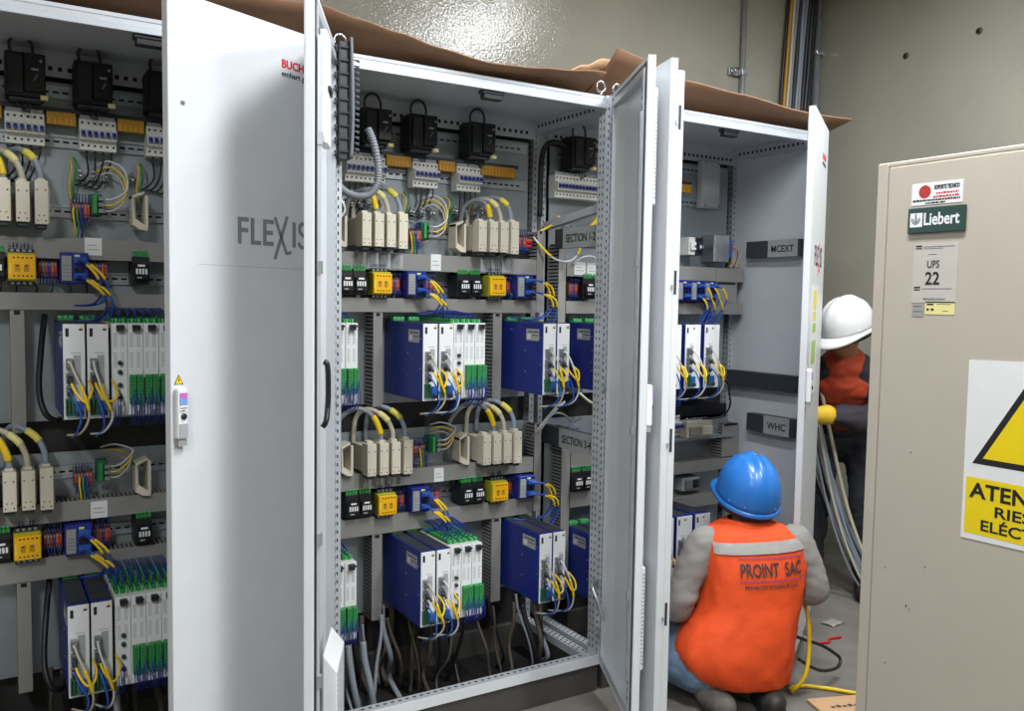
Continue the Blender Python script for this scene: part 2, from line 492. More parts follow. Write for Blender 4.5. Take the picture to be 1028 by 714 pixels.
def flexis(d, a_left, z0, h, wtot, s_col='logo_grey', red=None):
    """block lettering F L E X I S built from bars; a_left = local x of its left end"""
    mb = MB(); y0, y1 = -.0248, -.0241
    u = wtot/6.1; t = u*.24
    red = red or s_col
    def bar(x, z, x2, z2, c): mb.box(a_left+x*u, y0, z0+z*h, a_left+x2*u, y1, z0+z2*h, c)
    bar(0, 0, .28, 1, s_col); bar(.28, .84, .85, 1, s_col); bar(.28, .44, .8, .6, s_col)
    bar(1.0, 0, 1.28, 1, s_col); bar(1.28, 0, 1.82, .16, s_col)
    bar(1.98, 0, 2.26, 1, s_col); bar(2.26, .84, 2.85, 1, s_col); bar(2.26, .42, 2.78, .58, s_col); bar(2.26, 0, 2.85, .16, s_col)
    def stroke(p, q, th, c):
        p = V3((p[0]*u, 0, p[1]*h)); q = V3((q[0]*u, 0, q[1]*h)); dd = (q-p).normalized(); n = V3((-dd.z, 0, dd.x))*th/2
        o = V3((a_left, y0, z0))
        mb.poly([o+p-n, o+q-n, o+q+n, o+p+n], (0, y1-y0, 0), c)
    stroke((2.95, 1.12), (3.95, -.28), t, red); stroke((4.0, 1.2), (2.95, -.5), t, red); stroke((3.9, -.26), (4.35, -.2), t*.9, red)
    bar(4.45, 0, 4.73, 1, s_col)
    # S
    P = [(5.75, .84), (5.6, .95), (5.35, .97), (5.1, .88), (5.08, .7), (5.25, .56), (5.55, .44), (5.72, .3), (5.68, .12), (5.42, .03), (5.15, .06), (5.0, .2)]
    pp = cr([(a_left+x*u, 0, z0+z*h) for x, z in P], 4)
    for i in range(len(pp)-1):
        a, b = pp[i], pp[i+1]; dd = (b-a).normalized(); n = V3((-dd.z, 0, dd.x))*t/2
        e = dd*t*.12
        mb.poly([V3((p.x, y0-.00002*(i % 2), p.z)) for p in (a-n-e, b-n+e, b+n+e, a+n-e)], (0, y1-y0, 0), s_col)
    return mb.build('logo', d, label='block lettered logo with a long legged X')

def maker(d, a_left, z, w, k=1.):
    T = basis((a_left, -.0243, z), (1,0,0), (0,0,1))
    mb = MB(); put_text(mb, 'BUCHER', .036*k, T, 'logo_red', bold=.0012*k, width=w)
    T2 = basis((a_left, -.0243, z-.028*k), (1,0,0), (0,0,1))
    put_text(mb, 'emhart glass', .026*k, T2, 'logo_dark', width=w*.98, bold=.0004*k)
    mb.build('maker_lettering', d, label='red and dark lettering')

def filter_unit(d, a0, a1, z0, z1, s, th=.022):
    mb = MB(); mb.box(s*a0, -.0242-th, z0, s*a1, -.0242, z1, 'white')
    o = mb.build('filter_grille', d, .004)
    mb = MB(); z = z0+.02
    while z < z1-.02:
        mb.box(s*(a0+.02), -.0252-th, z, s*(a1-.02), -.0243-th, z+.005, 'lightgrey')
        mb.box(s*a1-.0008, -.0225-th, z, s*a1+.0008, -.028, z+.004, 'lightgrey'); z += .012
    mb.build('louvre', o)

# leaf on the left cabinet with the logo
d1 = door(cabL, (-.03, 0, 0), 'R', 24.3, .528)
flexis(d1, -.333, 1.528, .068, .246)
maker(d1, -.190, 2.0, .112, .82)
lockset(d1, -.508, 1.112, -1)
mb = MB(); mb.poly([(-.520, -.0248, 1.181), (-.494, -.0248, 1.181), (-.507, -.0248, 1.205)], (0, .0006, 0), 'ink')
mb.poly([(-.5175, -.0253, 1.1825), (-.4965, -.0253, 1.1825), (-.507, -.0253, 1.2015)], (0, .0004, 0), 'signyellow')
mb.poly([(-.5055, -.0257, 1.197), (-.510, -.0257, 1.1905), (-.507, -.0257, 1.191), (-.5085, -.0257, 1.185), (-.504, -.0257, 1.1925), (-.507, -.0257, 1.192)], (0, .0003, 0), 'ink')
mb.build('warning_sticker', d1, label='small yellow triangular warning sticker')
MB().box(-.45, -.0243, 1.470, -.04, -.0240, 1.4712, 'stickergrey').build('panel_seam', d1)
mb = MB().box(-.495, -.0262, 1.845, -.485, -.0243, 1.853, 'grey'); mb.build('scratch', d1)

# left leaf of the middle cabinet seen nearly edge-on (its inner face)
d2 = door(cabM, (-.006, 0, 0), 'L', 115.7, .495)
o = MB().box(.37, .005, 1.755, .455, .024, 2.02, 'white').build('fan_housing', d2, .004)
MB().box(.40, .0242, 1.885, .44, .030, 1.893, 'ink').box(.372, .0242, 1.88, .40, .028, 1.898, 'ink').build('clip', o)
mb = MB(); mb.box(.465, .0045, ZB+.1, .473, .011, ZT-.1, 'frame_steel')
for z in (.45, .8, 1.45, 1.75): mb.box(.462, .0045, z, .476, .016, z+.03, 'galv')
mb.build('latch_rod', d2)
mb = MB(); mb.tube([(.37, .008, 1.235), (.37, .017, 1.225), (.37, .019, 1.16), (.375, .018, 1.12), (.39, .016, 1.09), (.392, .008, 1.075)], .007, 'blackgloss', 8)
mb.build('latch_lever', d2)
o = MB().poly([(.14, .0045, .12), (.14, .04, .12), (.14, .04, .43), (.14, .0045, .475)], (.2, 0, 0), 'white').build('filter_fan', d2, .002)
mb = MB()
for i in range(22): mb.box(.138, .010, .13+i*.0135, .1398, .036, .136+i*.0135, 'lightgrey')
for i in range(22): mb.box(.15, .0402, .13+i*.0135, .33, .0412, .136+i*.0135, 'lightgrey')
mb.build('mesh_guard', o)

d3 = door(cabM, (.978, 0, 0), 'R', 64.1, .5)
lockset(d3, -.475, 1.09, -1)
filter_unit(d3, .30, .472, .28, .60, -1, .016)
filter_unit(d3, .30, .472, 1.68, 2.02, -1, .016)
mb = MB(); mb.tube([(-.012, .012, .40), (-.02, .03, .405), (-.05, .035, .39), (-.075, .02, .35), (-.08, .006, .30)], .008, 'galv', 8); mb.build('door_stay', d3)
mb = MB(); mb.box(-.472, .0045, ZB+.15, -.464, .012, ZT-.15, 'galv')
for z in (.5, 1.0, 1.5): mb.box(-.476, .0045, z, -.46, .016, z+.025, 'galv')
mb.build('latch_rod', d3)

d4 = door(cabR, (1.002, 0, 0), 'L', 107.0, .492)
MB().box(.478, -.0008, ZB+.03, .4915, .021, ZT-.03, 'paint').build('edge_profile', d4, .002)
for z in (.42, .95, 1.42, 1.9):
    MB().box(.4917, .004, z, .4927, .012, z+.07, 'charcoal').build('latch_slot', d4); MB().box(.4917, -.006, z+.015, .50, -.002, z+.028, 'galv').build('latch_pin', d4)
d5 = door(cabR, (2.068, 0, 0), 'R', 33.5, .5)
flexis(d5, -.36, 1.545, .075, .27, 'logo_dark', 'logo_red')
maker(d5, -.20, 1.965, .118, .82)
lockset(d5, -.478, 1.10, -1)
o = MB().box(-.40, -.0248, 1.05, -.17, -.0241, 1.47, 'paper').build('paper_sheet', d5)
MB().box(-.35, -.0253, 1.38, -.24, -.0249, 1.45, 'plateyellow').box(-.35, -.0253, 1.335, -.24, -.0249, 1.37, 'plateyellow').box(-.35, -.0253, 1.29, -.24, -.0249, 1.325, 'pale_green').box(-.36, -.0253, 1.17, -.23, -.0249, 1.26, 'pale_green').build('coloured_table', o)

# ---- cable ducts, rails inside
ZA, ZBk, ZC, ZD = (1.492, 1.55), (1.347, 1.395), (.735, .792), (.572, .635)
for (c, xs, xe) in ((cabL, -.98, -.07), (cabM, .04, .925), (cabR, 1.066, 1.858)):
    for (a, b) in (ZA, ZBk): hduct(c, xs, xe, a, b)
for (c, xs, xe) in ((cabL, -.98, -.07), (cabM, .04, .925), (cabR, 1.104, 1.35)):
    for (a, b) in (ZC, ZD): hduct(c, xs, xe, a, b)
for (c, xs, xe) in ((cabL, -.98, -.07), (cabM, .04, .92), (cabR, 1.06, 1.86)):
    din(c, xs, xe, 1.972); din(c, xs, xe, 1.832); din(c, xs, xe, 1.632); din(c, xs, xe, 1.44)
for (c, xs, xe) in ((cabL, -.98, -.07), (cabM, .04, .92), (cabR, 1.06, 1.2)):
    din(c, xs, xe, .866); din(c, xs, xe, .678)
vduct(cabL, -.815, -.780, 1.0, 1.345); vduct(cabL, -.812, -.777, .25, .57)
vduct(cabM, .263, .297, 1.02, 1.345); vduct(cabM, .738, .775, 1.02, 1.345)
vduct(cabM, .263, .300, .265, .57); vduct(cabM, .745, .785, .25, .57)
vduct(cabM, .927, .957, 1.35, 1.66); vduct(cabM, .93, .96, .58, .92)
vduct(cabR, 1.028, 1.062, 1.02, 1.62); vduct(cabR, 1.06, 1.10, .25, .90)
# right end of the right cabinet
vduct(cabR, 1.86, 1.99, 1.397, 1.49)
mb = MB().box(1.86, .37, 1.347, 2.03, .449, 1.396, 'duct').box(1.86, .37, 1.491, 2.03, .449, 1.55, 'duct'); mb.build('cable_duct', cabR)
for (a, b) in ((.655, .705), (.50, .55)): hduct(cabR, 1.5, 1.99, a, b)
vduct(cabR, 1.93, 2.03, .71, .86)
mb = MB().box(1.5, .36, .80, 1.99, .4495, .81, 'plate').box(1.5, .4, .81, 1.99, .4495, .9, 'plate'); mb.build('equipment_shelf', cabR)
mb = MB().box(1.5, .40, .885, 1.98, .4495, .945, 'blackgloss'); mb.build('equipment_shelf', cabR)
# label bars on the right side panel and between the cabinets
def side_bar(par, x, y0, y1, z0, z1, body, tz, th, m='grey', dep=.03, ty=None, tw=None):
    o = MB().box(x-dep, y0, z0, x-.0005, y1, z1, m).build('label_bar', par, .001)
    if body:
        MB().box(x-dep-.0012, ty+.02, z0-.001, x-dep-.0003, ty-tw-.02, z1+.001, 'label_grey').build('nameplate', o)
        k = MB(); put_text(k, body, th, basis((x-dep-.0013, ty, tz), (0,-1,0), (0,0,1)), 'ink', bold=.0006, width=tw); k.build('lettering', o)
    return o
side_bar(cabR, 2.059, .05, .345, 1.597, 1.668, 'MCEXT', 1.617, .040, 'charcoal', .045, .20, .12)
side_bar(cabR, 2.059, .05, .44, 1.025, 1.095, None, 0, 0, 'charcoal', .045)
side_bar(cabR, 2.059, .05, .31, .835, .912, 'WHC', .857, .042, 'charcoal', .045, .19, .10)
side_bar(cabR, 1.03, .075, .36, 1.594, 1.668, 'SECTION 1-2', 1.615, .042, 'charcoal', .03, .285, .185)
side_bar(cabR, 1.03, .075, .42, .836, .908, 'SECTION 3-4', .856, .042, 'charcoal', .03, .285, .185)
MB().poly([(1.0, .09, 1.715), (1.0, .09, 1.742), (1.0, .44, 1.70), (1.0, .44, 1.672)], (.03, 0, 0), 'lightgrey').build('cross_bar', cabR)

# ------------------------------------------------------------------ equipment prototypes (back on y=0, bottom z=0, left x=0)
def p_drive(h=.255, dp=.318, w=.052):
    t = thing('servo_drive', None, 'drive unit')
    MB().box(0, -dp+.004, 0, w, 0, h, 'blue').build('body', t, .0015)
    MB().box(.004, -dp+.02, h+.0002, w-.004, -.07, h+.0016, 'charcoal').build('vent_cover', t)
    f = MB().box(.0, -dp, .002, w, -dp+.0038, h-.001, 'white').build('front_panel', t, .001)
    mb = MB().box(.006, -dp-.0006, h-.034, .014, -dp-.0001, h-.012, 'ink').box(.038, -dp-.0006, h-.018, .047, -dp-.0001, h-.013, 'logo_dark')
    mb.box(.018, -dp-.0006, h-.078, .042, -dp-.0001, h-.076, 'stickergrey'); mb.box(.024, -dp-.001, .095, .0415, -dp-.0002, .172, 'lightgrey')
    mb.box(.040, -dp-.0007, h-.012, .049, -dp-.0001, h-.004, 'pale_yellow'); mb.build('printing', f)
    for i, z in enumerate((.150, .112, .078)):
        c = MB().box(.006, -dp-.016, z-.014, .022, -dp-.0002, z+.014, 'zinc' if i == 0 else 'grey')
        c.box(.008, -dp-.026, z-.010, .020, -dp-.0161, z+.008, 'charcoal' if i else 'zinc')
        c.cyl((.010, -dp-.0262, z+.004), (.010, -dp-.031, z+.004), .003, 'chrome', 8); c.build('connector', t, .001)
    MB().box(.004, -dp-.012, .012, .024, -dp-.0002, .058, 'greendark').box(.006, -dp-.0135, .016, .010, -dp-.0121, .054, 'slot').box(.014, -dp-.0135, .016, .018, -dp-.0121, .054, 'slot').build('terminal_plug', t, .001)
    MB().box(.026, -dp-.014, .010, .046, -dp-.0002, .05, 'bluemid').box(.028, -dp-.02, .014, .044, -dp-.0141, .024, 'charcoal').build('terminal_plug', t, .001)
    g = MB()
    for i in range(3): g.box(.006+.014*i, -.066, h+.0003, .018+.014*i, -.034, h+.016, 'greenlight')
    g.box(.006, -.07, h+.0003, .046, -.0662, h+.008, 'green')
    g.build('top_connector', t, .001)
    return t
def plate_for(t, h=.255, dp=.318):
    MB().box(-.0006, -dp+.03, h-.064, -.0001, -dp+.115, h-.022, 'stickergrey').box(-.0010, -dp+.034, h-.034, -.0007, -dp+.10, h-.030, 'logo_dark').box(-.0010, -dp+.034, h-.046, -.0007, -dp+.075, h-.043, 'logo_dark').box(-.0010, -dp+.085, h-.058, -.0007, -dp+.108, h-.040, 'paper').build('rating_plate', t)
    MB().cyl((-.0001, -.20, h*.6), (-.0018, -.20, h*.6), .003, 'zinc', 8).cyl((-.0001, -.20, h*.3), (-.0018, -.20, h*.3), .003, 'zinc', 8).cyl((-.0001, -dp+.02, h*.42), (-.0018, -dp+.02, h*.42), .0025, 'zinc', 8).cyl((-.0001, -dp+.02, h*.80), (-.0018, -dp+.02, h*.80), .0025, 'zinc', 8).build('rivet', t)

def p_io(h=.252, dp=.31, w=.040, green=True):
    t = thing('io_module', None, 'module')
    MB().box(0, -dp+.004, 0, w, 0, h, 'whiteplastic').build('body', t, .001)
    f = MB().box(.0008, -dp, .002, w-.0008, -dp+.0038, h, 'white').build('front_panel', t, .0008)
    mb = MB()
    for a in (.005, .023):
        for i in range(9): mb.box(a, -dp-.0005, h-.064+i*.0045, a+.009, -dp-.0001, h-.062+i*.0045, 'stickergrey')
        for i in range(9): mb.box(a, -dp-.0005, h-.120+i*.0048, a+.009, -dp-.0001, h-.1182+i*.0048, 'stickergrey')
    mb.build('printing', f)
    for a in (.003, .021) if green else ():
        g = MB().box(a, -dp-.02, .034, a+.0155, -dp-.0002, .112, 'green')
        for i in range(8): g.box(a+.003, -dp-.0206, .038+i*.009, a+.0125, -dp-.02, .0425+i*.009, 'greendark')
        g.build('green_connector', t, .001)
    MB().box(.012, -dp-.014, h-.022, .030, -dp-.0002, h-.004, 'charcoal').box(.010, -dp-.02, h-.012, .032, -dp-.0141, h-.006, 'black').build('latch', t, .001)
    MB().box(.012, -dp-.022, .014, .028, -dp-.0002, .03, 'paper').build('marker', t, .001)
    mb = MB()
    for i in range(4): mb.box(.004+i*.0088, -dp+.03, h+.0003, .010+i*.0088, -.03, h+.012, 'greenlight' if i % 2 else 'green')
    mb.build('top_connector', t, .001)
    if not green:
        for z in (.05, .085, .12, .145): MB().cyl((.02, -dp-.0002, z), (.02, -dp-.008, z), .006, 'charcoal', 12).build('socket', t)
    for k in range(6 if green else 3):
        a = .004+k*.0062; y = -dp-.012-.004*(k % 2)
        MB().tube([(a, -dp-.0195, .05+.012*(k % 3)), (a+.001, y-.014, .035), (a+.002, y-.008, .0), (a, -dp+.02, -.03)], .0015, 'bluewire', 5, 4).build('wire', t)
    for k in range(6):
        a = .004+k*.0062
        MB().tube([(a, -dp+.05+.03*(k % 3), h+.011), (a+.003, -dp+.05+.03*(k % 3), h+.026), (a+.006, -.10, h+.036), (a+.003, -.055, h+.042)], .0016, 'bluewire', 5, 4).build('wire', t)
    return t

def p_relay():
    t = thing('safety_relay', None, 'relay'); w, h, dp = .067, .078, .112
    MB().box(0, -dp+.012, 0, w, -.0005, h, 'olive').build('body', t, .002)
    f = MB().box(.0, -dp, .004, w, -dp+.0118, h-.006, 'yellow').build('front_cover', t, .002)
    mb = MB()
    for i in range(5):
        for z in (.012, h-.016): mb.box(.012+i*.0105, -dp-.0006, z, .017+i*.0105, -dp-.0001, z+.004, 'ink')
    for a in (.016, .038): mb.box(a, -dp-.0006, .026, a+.013, -dp-.0001, .046, 'amber'); mb.box(a+.004, -dp-.0011, .04, a+.009, -dp-.0007, .044, 'ink')
    mb.box(.003, -dp-.0006, .022, .007, -dp-.0001, .05, 'plateyellow')
    mb.build('printing', f)
    for z0, z1 in ((h+.0002, h+.012), (-.012, -.0002)):
        k = MB().box(.003, -dp+.03, z0, w-.003, -.02, z1, 'black')
        for i in range(4): k.box(.007+i*.0145, -dp+.028, z0+.003, .015+i*.0145, -dp+.0299, z1-.002, 'zinc')
        k.build('terminal_block', t)
    for i in range(7):
        a = .006+i*.0088
        MB().tube([(a, -dp+.045, h+.0115), (a, -dp+.035, h+.024), (a+.002, -dp+.06, h+.034)], .0016, 'bluewire' if i % 3 else 'cable_grey', 5, 4).build('wire', t)
    return t

def p_contactor(n=2):
    t = thing('control_contactor', None, 'contactor'); w, h, dp = .047, .082, .10
    for i in range(1):
        MB().box(0, -dp+.02, .0, w, -.0005, h, 'black').build('body', t, .002)
        MB().box(.002, -dp, .012, w-.002, -dp+.0198, h-.022, 'blackgloss').build('front_cover', t, .002)
    mb = MB()
    for i in range(4): mb.box(.007+i*.0085, -dp-.0006, .030, .0125+i*.0085, -dp-.0001, .046, 'paper')
    mb.build('label_window', t)
    MB().box(.012, -dp-.0006, .052, .032, -dp-.0001, .058, 'white').build('marker', t)
    MB().box(.010, -dp-.0006, .018, .024, -dp-.0001, .0215, 'stickergrey').build('printing', t)
    g = MB()
    for i in range(4): g.box(.003+i*.0108, -dp+.024, h+.0002, .012+i*.0108, -dp+.05, h+.011, 'green'); 
    for i in range(4): g.cyl((.0075+i*.0108, -dp+.03, h+.0112), (.0075+i*.0108, -dp+.022, h+.018), .003, 'greenlight', 6)
    g.build('terminal_block', t)
    for i in range(4):
        a = .006+i*.011
        MB().tube([(a, -dp+.04, h+.0105), (a, -dp+.03, h+.02), (a+.002, -dp+.06, h+.026)], .0016, 'greendark' if i % 2 else 'cable_black', 5, 4).build('wire', t)
    return t

def p_bus():
    t = thing('bus_coupler', None, 'interface module'); w, h, dp = .072, .088, .105
    MB().box(0, -dp+.006, 0, w, -.0005, h, 'blue').build('body', t, .002)
    MB().box(.003, -dp, .008, .028, -dp+.0058, h-.01, 'label_grey').box(.006, -dp-.0005, .02, .025, -dp-.0001, .022, 'grey').box(.006, -dp-.0005, .03, .025, -dp-.0001, .032, 'grey').box(.006, -dp-.0005, .04, .025, -dp-.0001, .042, 'grey').box(.006, -dp-.0005, .05, .025, -dp-.0001, .052, 'grey').build('front_panel', t, .0008)
    for z in (.014, .058):
        MB().box(.034, -dp-.012, z, .066, -dp+.0058, z+.016, 'bluemid').box(.038, -dp-.024, z+.003, .062, -dp-.0121, z+.013, 'bluecable').build('plug', t, .0015)
    MB().box(.036, -dp+.002, .034, .046, -dp+.0058, .046, 'slot').box(.05, -dp+.002, .034, .06, -dp+.0058, .046, 'slot').build('socket', t)
    MB().box(.036, -dp+.004, h-.012, .05, -dp+.0058, h-.006, 'pale_yellow').build('marker', t)
    for i in range(6):
        a = .008+i*.011
        MB().tube([(a, -.06, h-.001), (a+.001, -.062, h+.016), (a+.003, -.045, h+.028)], .0018, 'bluewire', 5, 4).build('wire', t)
    return t

def p_term(n=6, cols=('red', 'grey', 'red', 'bluewire', 'orange', 'red'), w=None, name='terminal_strip'):
    t = thing(name, None, 'terminal block'); p = .0078; h = .056
    MB().box(0, -.042, 0, n*p, -.0005, h*.95, 'grey').build('body', t, .001)
    for i in range(n):
        c = cols[i % len(cols)]
        MB().box(i*p+.0006, -.054, .006, (i+1)*p-.0006, -.0422, h-.006, c).box(i*p+.002, -.0546, .012, (i+1)*p-.002, -.0541, .018, 'slot').box(i*p+.002, -.0546, h-.02, (i+1)*p-.002, -.0541, h-.013, 'zinc').build('terminal', t)
    for i in range(n):
        a = (i+.5)*p
        MB().tube([(a, -.0535, .01), (a, -.064, -.004), (a+.001, -.05, -.018)], .0016, 'bluewire', 5, 4).build('wire', t)
        MB().tube([(a, -.0535, h-.01), (a, -.064, h+.004), (a+.001, -.05, h+.018)], .0016, 'bluewire' if i % 2 else 'cable_black', 5, 4).build('wire', t)
    return t

def p_mcb(n):
    t = thing('circuit_breaker', None, 'circuit breaker'); p = .0162; w = n*p; h = .088
    prof = [(0, 0), (-.046, 0), (-.046, .026), (-.066, .028), (-.066, .060), (-.046, .062), (-.046, h), (0, h)]
    MB().poly([(0, y-.0005, z) for y, z in prof], (w, 0, 0), 'whiteplastic').build('body', t, .001)
    mb = MB()
    for i in range(n):
        a = (i+.5)*p
        for z in (.010, h-.014): mb.box(a-.003, -.0472, z, a+.003, -.0467, z+.006, 'ink')
        if i: mb.box(i*p-.0004, -.0668, .028, i*p+.0004, -.0665, .06, 'grey')
    mb.build('screw_hole', t)
    for i in range(n):
        a = (i+.5)*p
        MB().box(a-.0066, -.0672, .032, a+.0066, -.0666, .056, 'stickergrey').poly([(a-.0045, -.0674, .038), (a-.0045, -.0674, .052), (a-.0045, -.078, .043), (a-.0045, -.078, .037)], (.009, 0, 0), 'blue').build('toggle', t)
    for i in range(max(1, n//3)):
        MB().box(i*3*p+.002, -.04, h+.0003, min(w, (i+1)*3*p)-.002, -.006, h+.012, 'label_grey').build('label_holder', t, .0008)
    return t

def p_breaker():
    """black motor protection device with a looped lead on top"""
    t = thing('motor_starter', None, 'motor starter'); w, h, dp = .098, .118, .105
    MB().box(0, -dp+.02, 0, w, -.0005, h, 'black').box(.008, -dp+.03, -.012, w-.01, -.01, -.0002, 'charcoal').build('body', t, .003)
    f = MB().box(.046, -dp, .012, w-.002, -dp+.0198, h-.004, 'blackgloss').build('front_cover', t, .003)
    MB().box(.006, -dp+.006, .006, .044, -dp+.0198, h-.012, 'black').build('side_block', t, .002)
    mb = MB().box(.062, -dp-.0005, .068, .080, -dp-.0001, .073, 'stickergrey')
    mb.poly([(.066, -dp-.0005, .040), (.071, -dp-.0005, .040), (.080, -dp-.0005, .058), (.075, -dp-.0005, .058)], (0, .0004, 0), 'grey')
    mb.build('printing', f)
    MB().cyl((w-.012, -dp-.0001, h-.024), (w-.012, -dp-.004, h-.024), .0045, 'zinc', 8).build('screw', t)
    MB().box(w-.014, -dp+.003, -.008, w+.004, -dp+.0195, .003, 'pale_yellow').build('marker', t)
    mb = MB().tube([(.016, -.06, h-.004), (.012, -.064, h+.026), (.026, -.07, h+.046), (.050, -.072, h+.046), (.066, -.07, h+.024), (.068, -.066, h-.004)], .0042, 'blackgloss', 8)
    mb.build('looped_lead', t)
    for k in range(3): MB().tube([(.03+.016*k, -.07, -.011), (.03+.015*k, -.085, -.026), (.05+.004*k, -.07, -.042)], .002, 'cable_black', 5, 4).build('wire', t)
    return t

def p_fuse(h=.110, dp=.142, w=.039, tall=0):
    t = thing('fuse_switch', None, 'fuse switch'); g = .0026
    MB().box(g, -dp+.05, .006, w, -.0005, h-.012, 'cream').build('body', t, .002)
    MB().box(0, -dp, 0, w-.006, -dp+.0498, h+tall, 'cream').build('front_cover', t, .002, seg=2)
    mb = MB()
    for x in (.006, w-.013):
        for z in (.010, h+tall-.026): mb.cyl((x, -dp+.0003, z), (x, -dp-.0005, z), .0022, 'ink', 8)
    for x in (.009, w-.017): mb.cyl((x, -dp+.0003, .024), (x, -dp-.0005, .024), .0024, 'cream_dark', 8)
    mb.build('screw_hole', t)
    MB().box(.006, -dp+.02, h+tall+.0002, w-.012, -dp+.048, h+tall+.008, 'cream').build('cable_gland', t, .001)
    MB().box(.003, -dp+.01, -.012, w-.010, -dp+.06, -.0002, 'charcoal').build('lower_terminal', t, .002)
    return t

def p_holder():
    """open cream cradle that carries the fuse switches"""
    t = thing('fuse_cradle', None, 'bracket')
    MB().box(.036, -.085, 0, .045, -.0005, .10, 'cream').build('side_plate', t, .001)
    MB().poly([(.0, -.09, .012), (.0, -.09, .098), (.008, -.082, .098), (.010, -.085, .03), (.042, -.09, .008), (.042, -.09, -.004), (.02, -.09, -.002)], (0, .06, 0), 'cream').build('arm', t, .001)
    MB().poly([(.0, -.09, .088), (.036, -.08, .104), (.036, -.08, .112), (.0, -.09, .098)], (0, .055, 0), 'cream').build('top_strut', t, .001)
    return t

def p_pcb():
    t = thing('signal_converter', None, 'converter')
    MB().box(0, -.05, .0, .03, -.0005, .062, 'greendark').build('body', t, .001)
    MB().box(.004, -.062, .004, .016, -.0502, .058, 'green').build('connector', t, .001)
    k = MB()
    for z in (.012, .03, .047): k.box(.018, -.072, z-.006, .034, -.0502, z+.006, 'zinc')
    k.build('plug', t, .001)
    return t

def clip_term():
    """small row of metal clamps on a busbar"""
    t = thing('shield_clamp', None, 'clamp')
    MB().box(0, -.03, 0, .018, -.0005, .02, 'zinc').build('base', t, .001)
    MB().cyl((.009, -.030, .01), (.009, -.048, .01), .006, 'chrome', 10).build('screw', t)
    MB().box(.002, -.034, .0205, .016, -.006, .03, 'chrome').build('jaw', t, .001)
    return t

P_DR = note(p_drive())
DRV = p_drive(); plate_for(DRV); P_DRP = note(DRV)
P_IO = note(p_io()); P_I0 = note(p_io(green=False)); P_RL = note(p_relay()); P_CT = note(p_contactor()); P_BU = note(p_bus())
P_TE = note(p_term()); P_M6 = note(p_mcb(6)); P_M9 = note(p_mcb(9)); P_M14 = note(p_mcb(14)); P_BK = note(p_breaker())
P_FU = note(p_fuse()); P_FT = note(p_fuse(.119, .142, .039, 0)); P_HO = note(p_holder()); P_PC = note(p_pcb()); P_CL = note(clip_term())
PROTOS = [P_I0, P_DR, P_DRP, P_IO, P_RL, P_CT, P_BU, P_TE, P_M6, P_M9, P_M14, P_BK, P_FU, P_FT, P_HO, P_PC, P_CL]

Y0 = PY-.0003       # straight on the plate
YR = PY-.0088       # clipped on a rail
ORD = ['first', 'second', 'third', 'fourth', 'fifth', 'sixth']
def put(p, x, y, z, label, group): return dup(p, (x, y, z), label, group)

def bank(cab, place, dz, fuse_x, fuse_x_lo, holder, contact, relay, term, bus, drives, ios, fu_n=4):
    """the two stacked rows of one equipment bank; place = words for it"""
    for lo in (0, 1):
        row = 'lower' if lo else 'upper'
        k = dz if not lo else 0
        zf = (.793 if lo else 1.566+k); fx = fuse_x_lo if lo else fuse_x
        for i, x in enumerate(fx):
            p = P_FT if i == len(fx)-1 else P_FU
            put(p, x, YR, zf-(.004 if p is P_FT else 0), f'{ORD[i]} cream fuse switch from the left, {row} set, {place}', 'cream fuse switches')
        if holder is not None:
            put(P_HO, holder+(.025 if lo else 0), YR, zf, f'open cream cradle left of the {row} fuse switches, {place}', 'fuse switch cradles')
        zr = (.634+.006 if lo else 1.404+k)
        sh = .024 if lo and place != PL_L else 0
        contact, relay, term, bus = (tuple(x+sh for x in contact), relay+sh, tuple(x+sh for x in term), bus+sh) if sh else (contact, relay, term, bus)
        for i, x in enumerate(contact):
            put(P_CT, x, YR, zr, f'{ORD[i] if len(contact) > 1 else "lone"} black contactor left of the yellow relay, {row} row, {place}', 'black contactors')
        if relay is not None: put(P_RL, relay, YR, zr+.002, f'yellow safety relay in the {row} row, {place}', 'yellow safety relays')
        for i, x in enumerate(term):
            put(P_TE, x, YR, zr+.012, f'{ORD[i] if len(term) > 1 else "striped"} red and grey terminal strip, {row} relay row, {place}', 'red and grey terminal strips')
        if bus is not None: put(P_BU, bus, YR, zr-.002, f'dark blue interface module, {row} relay row, {place}', 'blue interface modules')
        zd = .305 if lo else 1.060
        for i, x in enumerate(drives):
            put(P_DRP if i == 0 else P_DR, x, Y0, zd, f'{ORD[i]} blue drive unit from the left, {row} shelf, {place}', 'blue drive units with white fronts')
        for i, x in enumerate(ios):
            put(P_I0 if i == 0 else P_IO, x, Y0, zd+.004, f'{ORD[i]} white module right of the drives, {row} shelf, {place}', 'white modules with green connectors')

PL_M1 = 'middle cabinet left bank'
PL_M2 = 'middle cabinet right bank'
PL_L = 'left cabinet'
bank(cabM, PL_M1, 0, (.193, .238, .281, .325), (.216, .261, .305, .350), .118, (.138, .186), .247, (.322,), .376, (.338, .396), (.452, .493, .534))
bank(cabM, PL_M2, 0, (.633, .680, .724, .768), (.664, .708, .752, .796), .568, (.582, .631), .70, (.772,), .822, (.806, .865), ())
bank(cabL, PL_L, .02, (-.89, -.842, -.797, -.752), (-.89, -.842, -.797, -.752), None, (-.922, -.87), -.818, (-.742,), -.69, (-.702, -.645), (-.585, -.545, -.505, -.465))
# the modules at the far left of the middle cabinet
for lo in (0, 1):
    for i, x in enumerate((.036, .077)):
        put(P_IO, x, Y0, (.309 if lo else 1.064), f'{"first" if i == 0 else "second"} white module beside the left post, {"lower" if lo else "upper"} shelf of middle cabinet', 'white modules with green connectors')
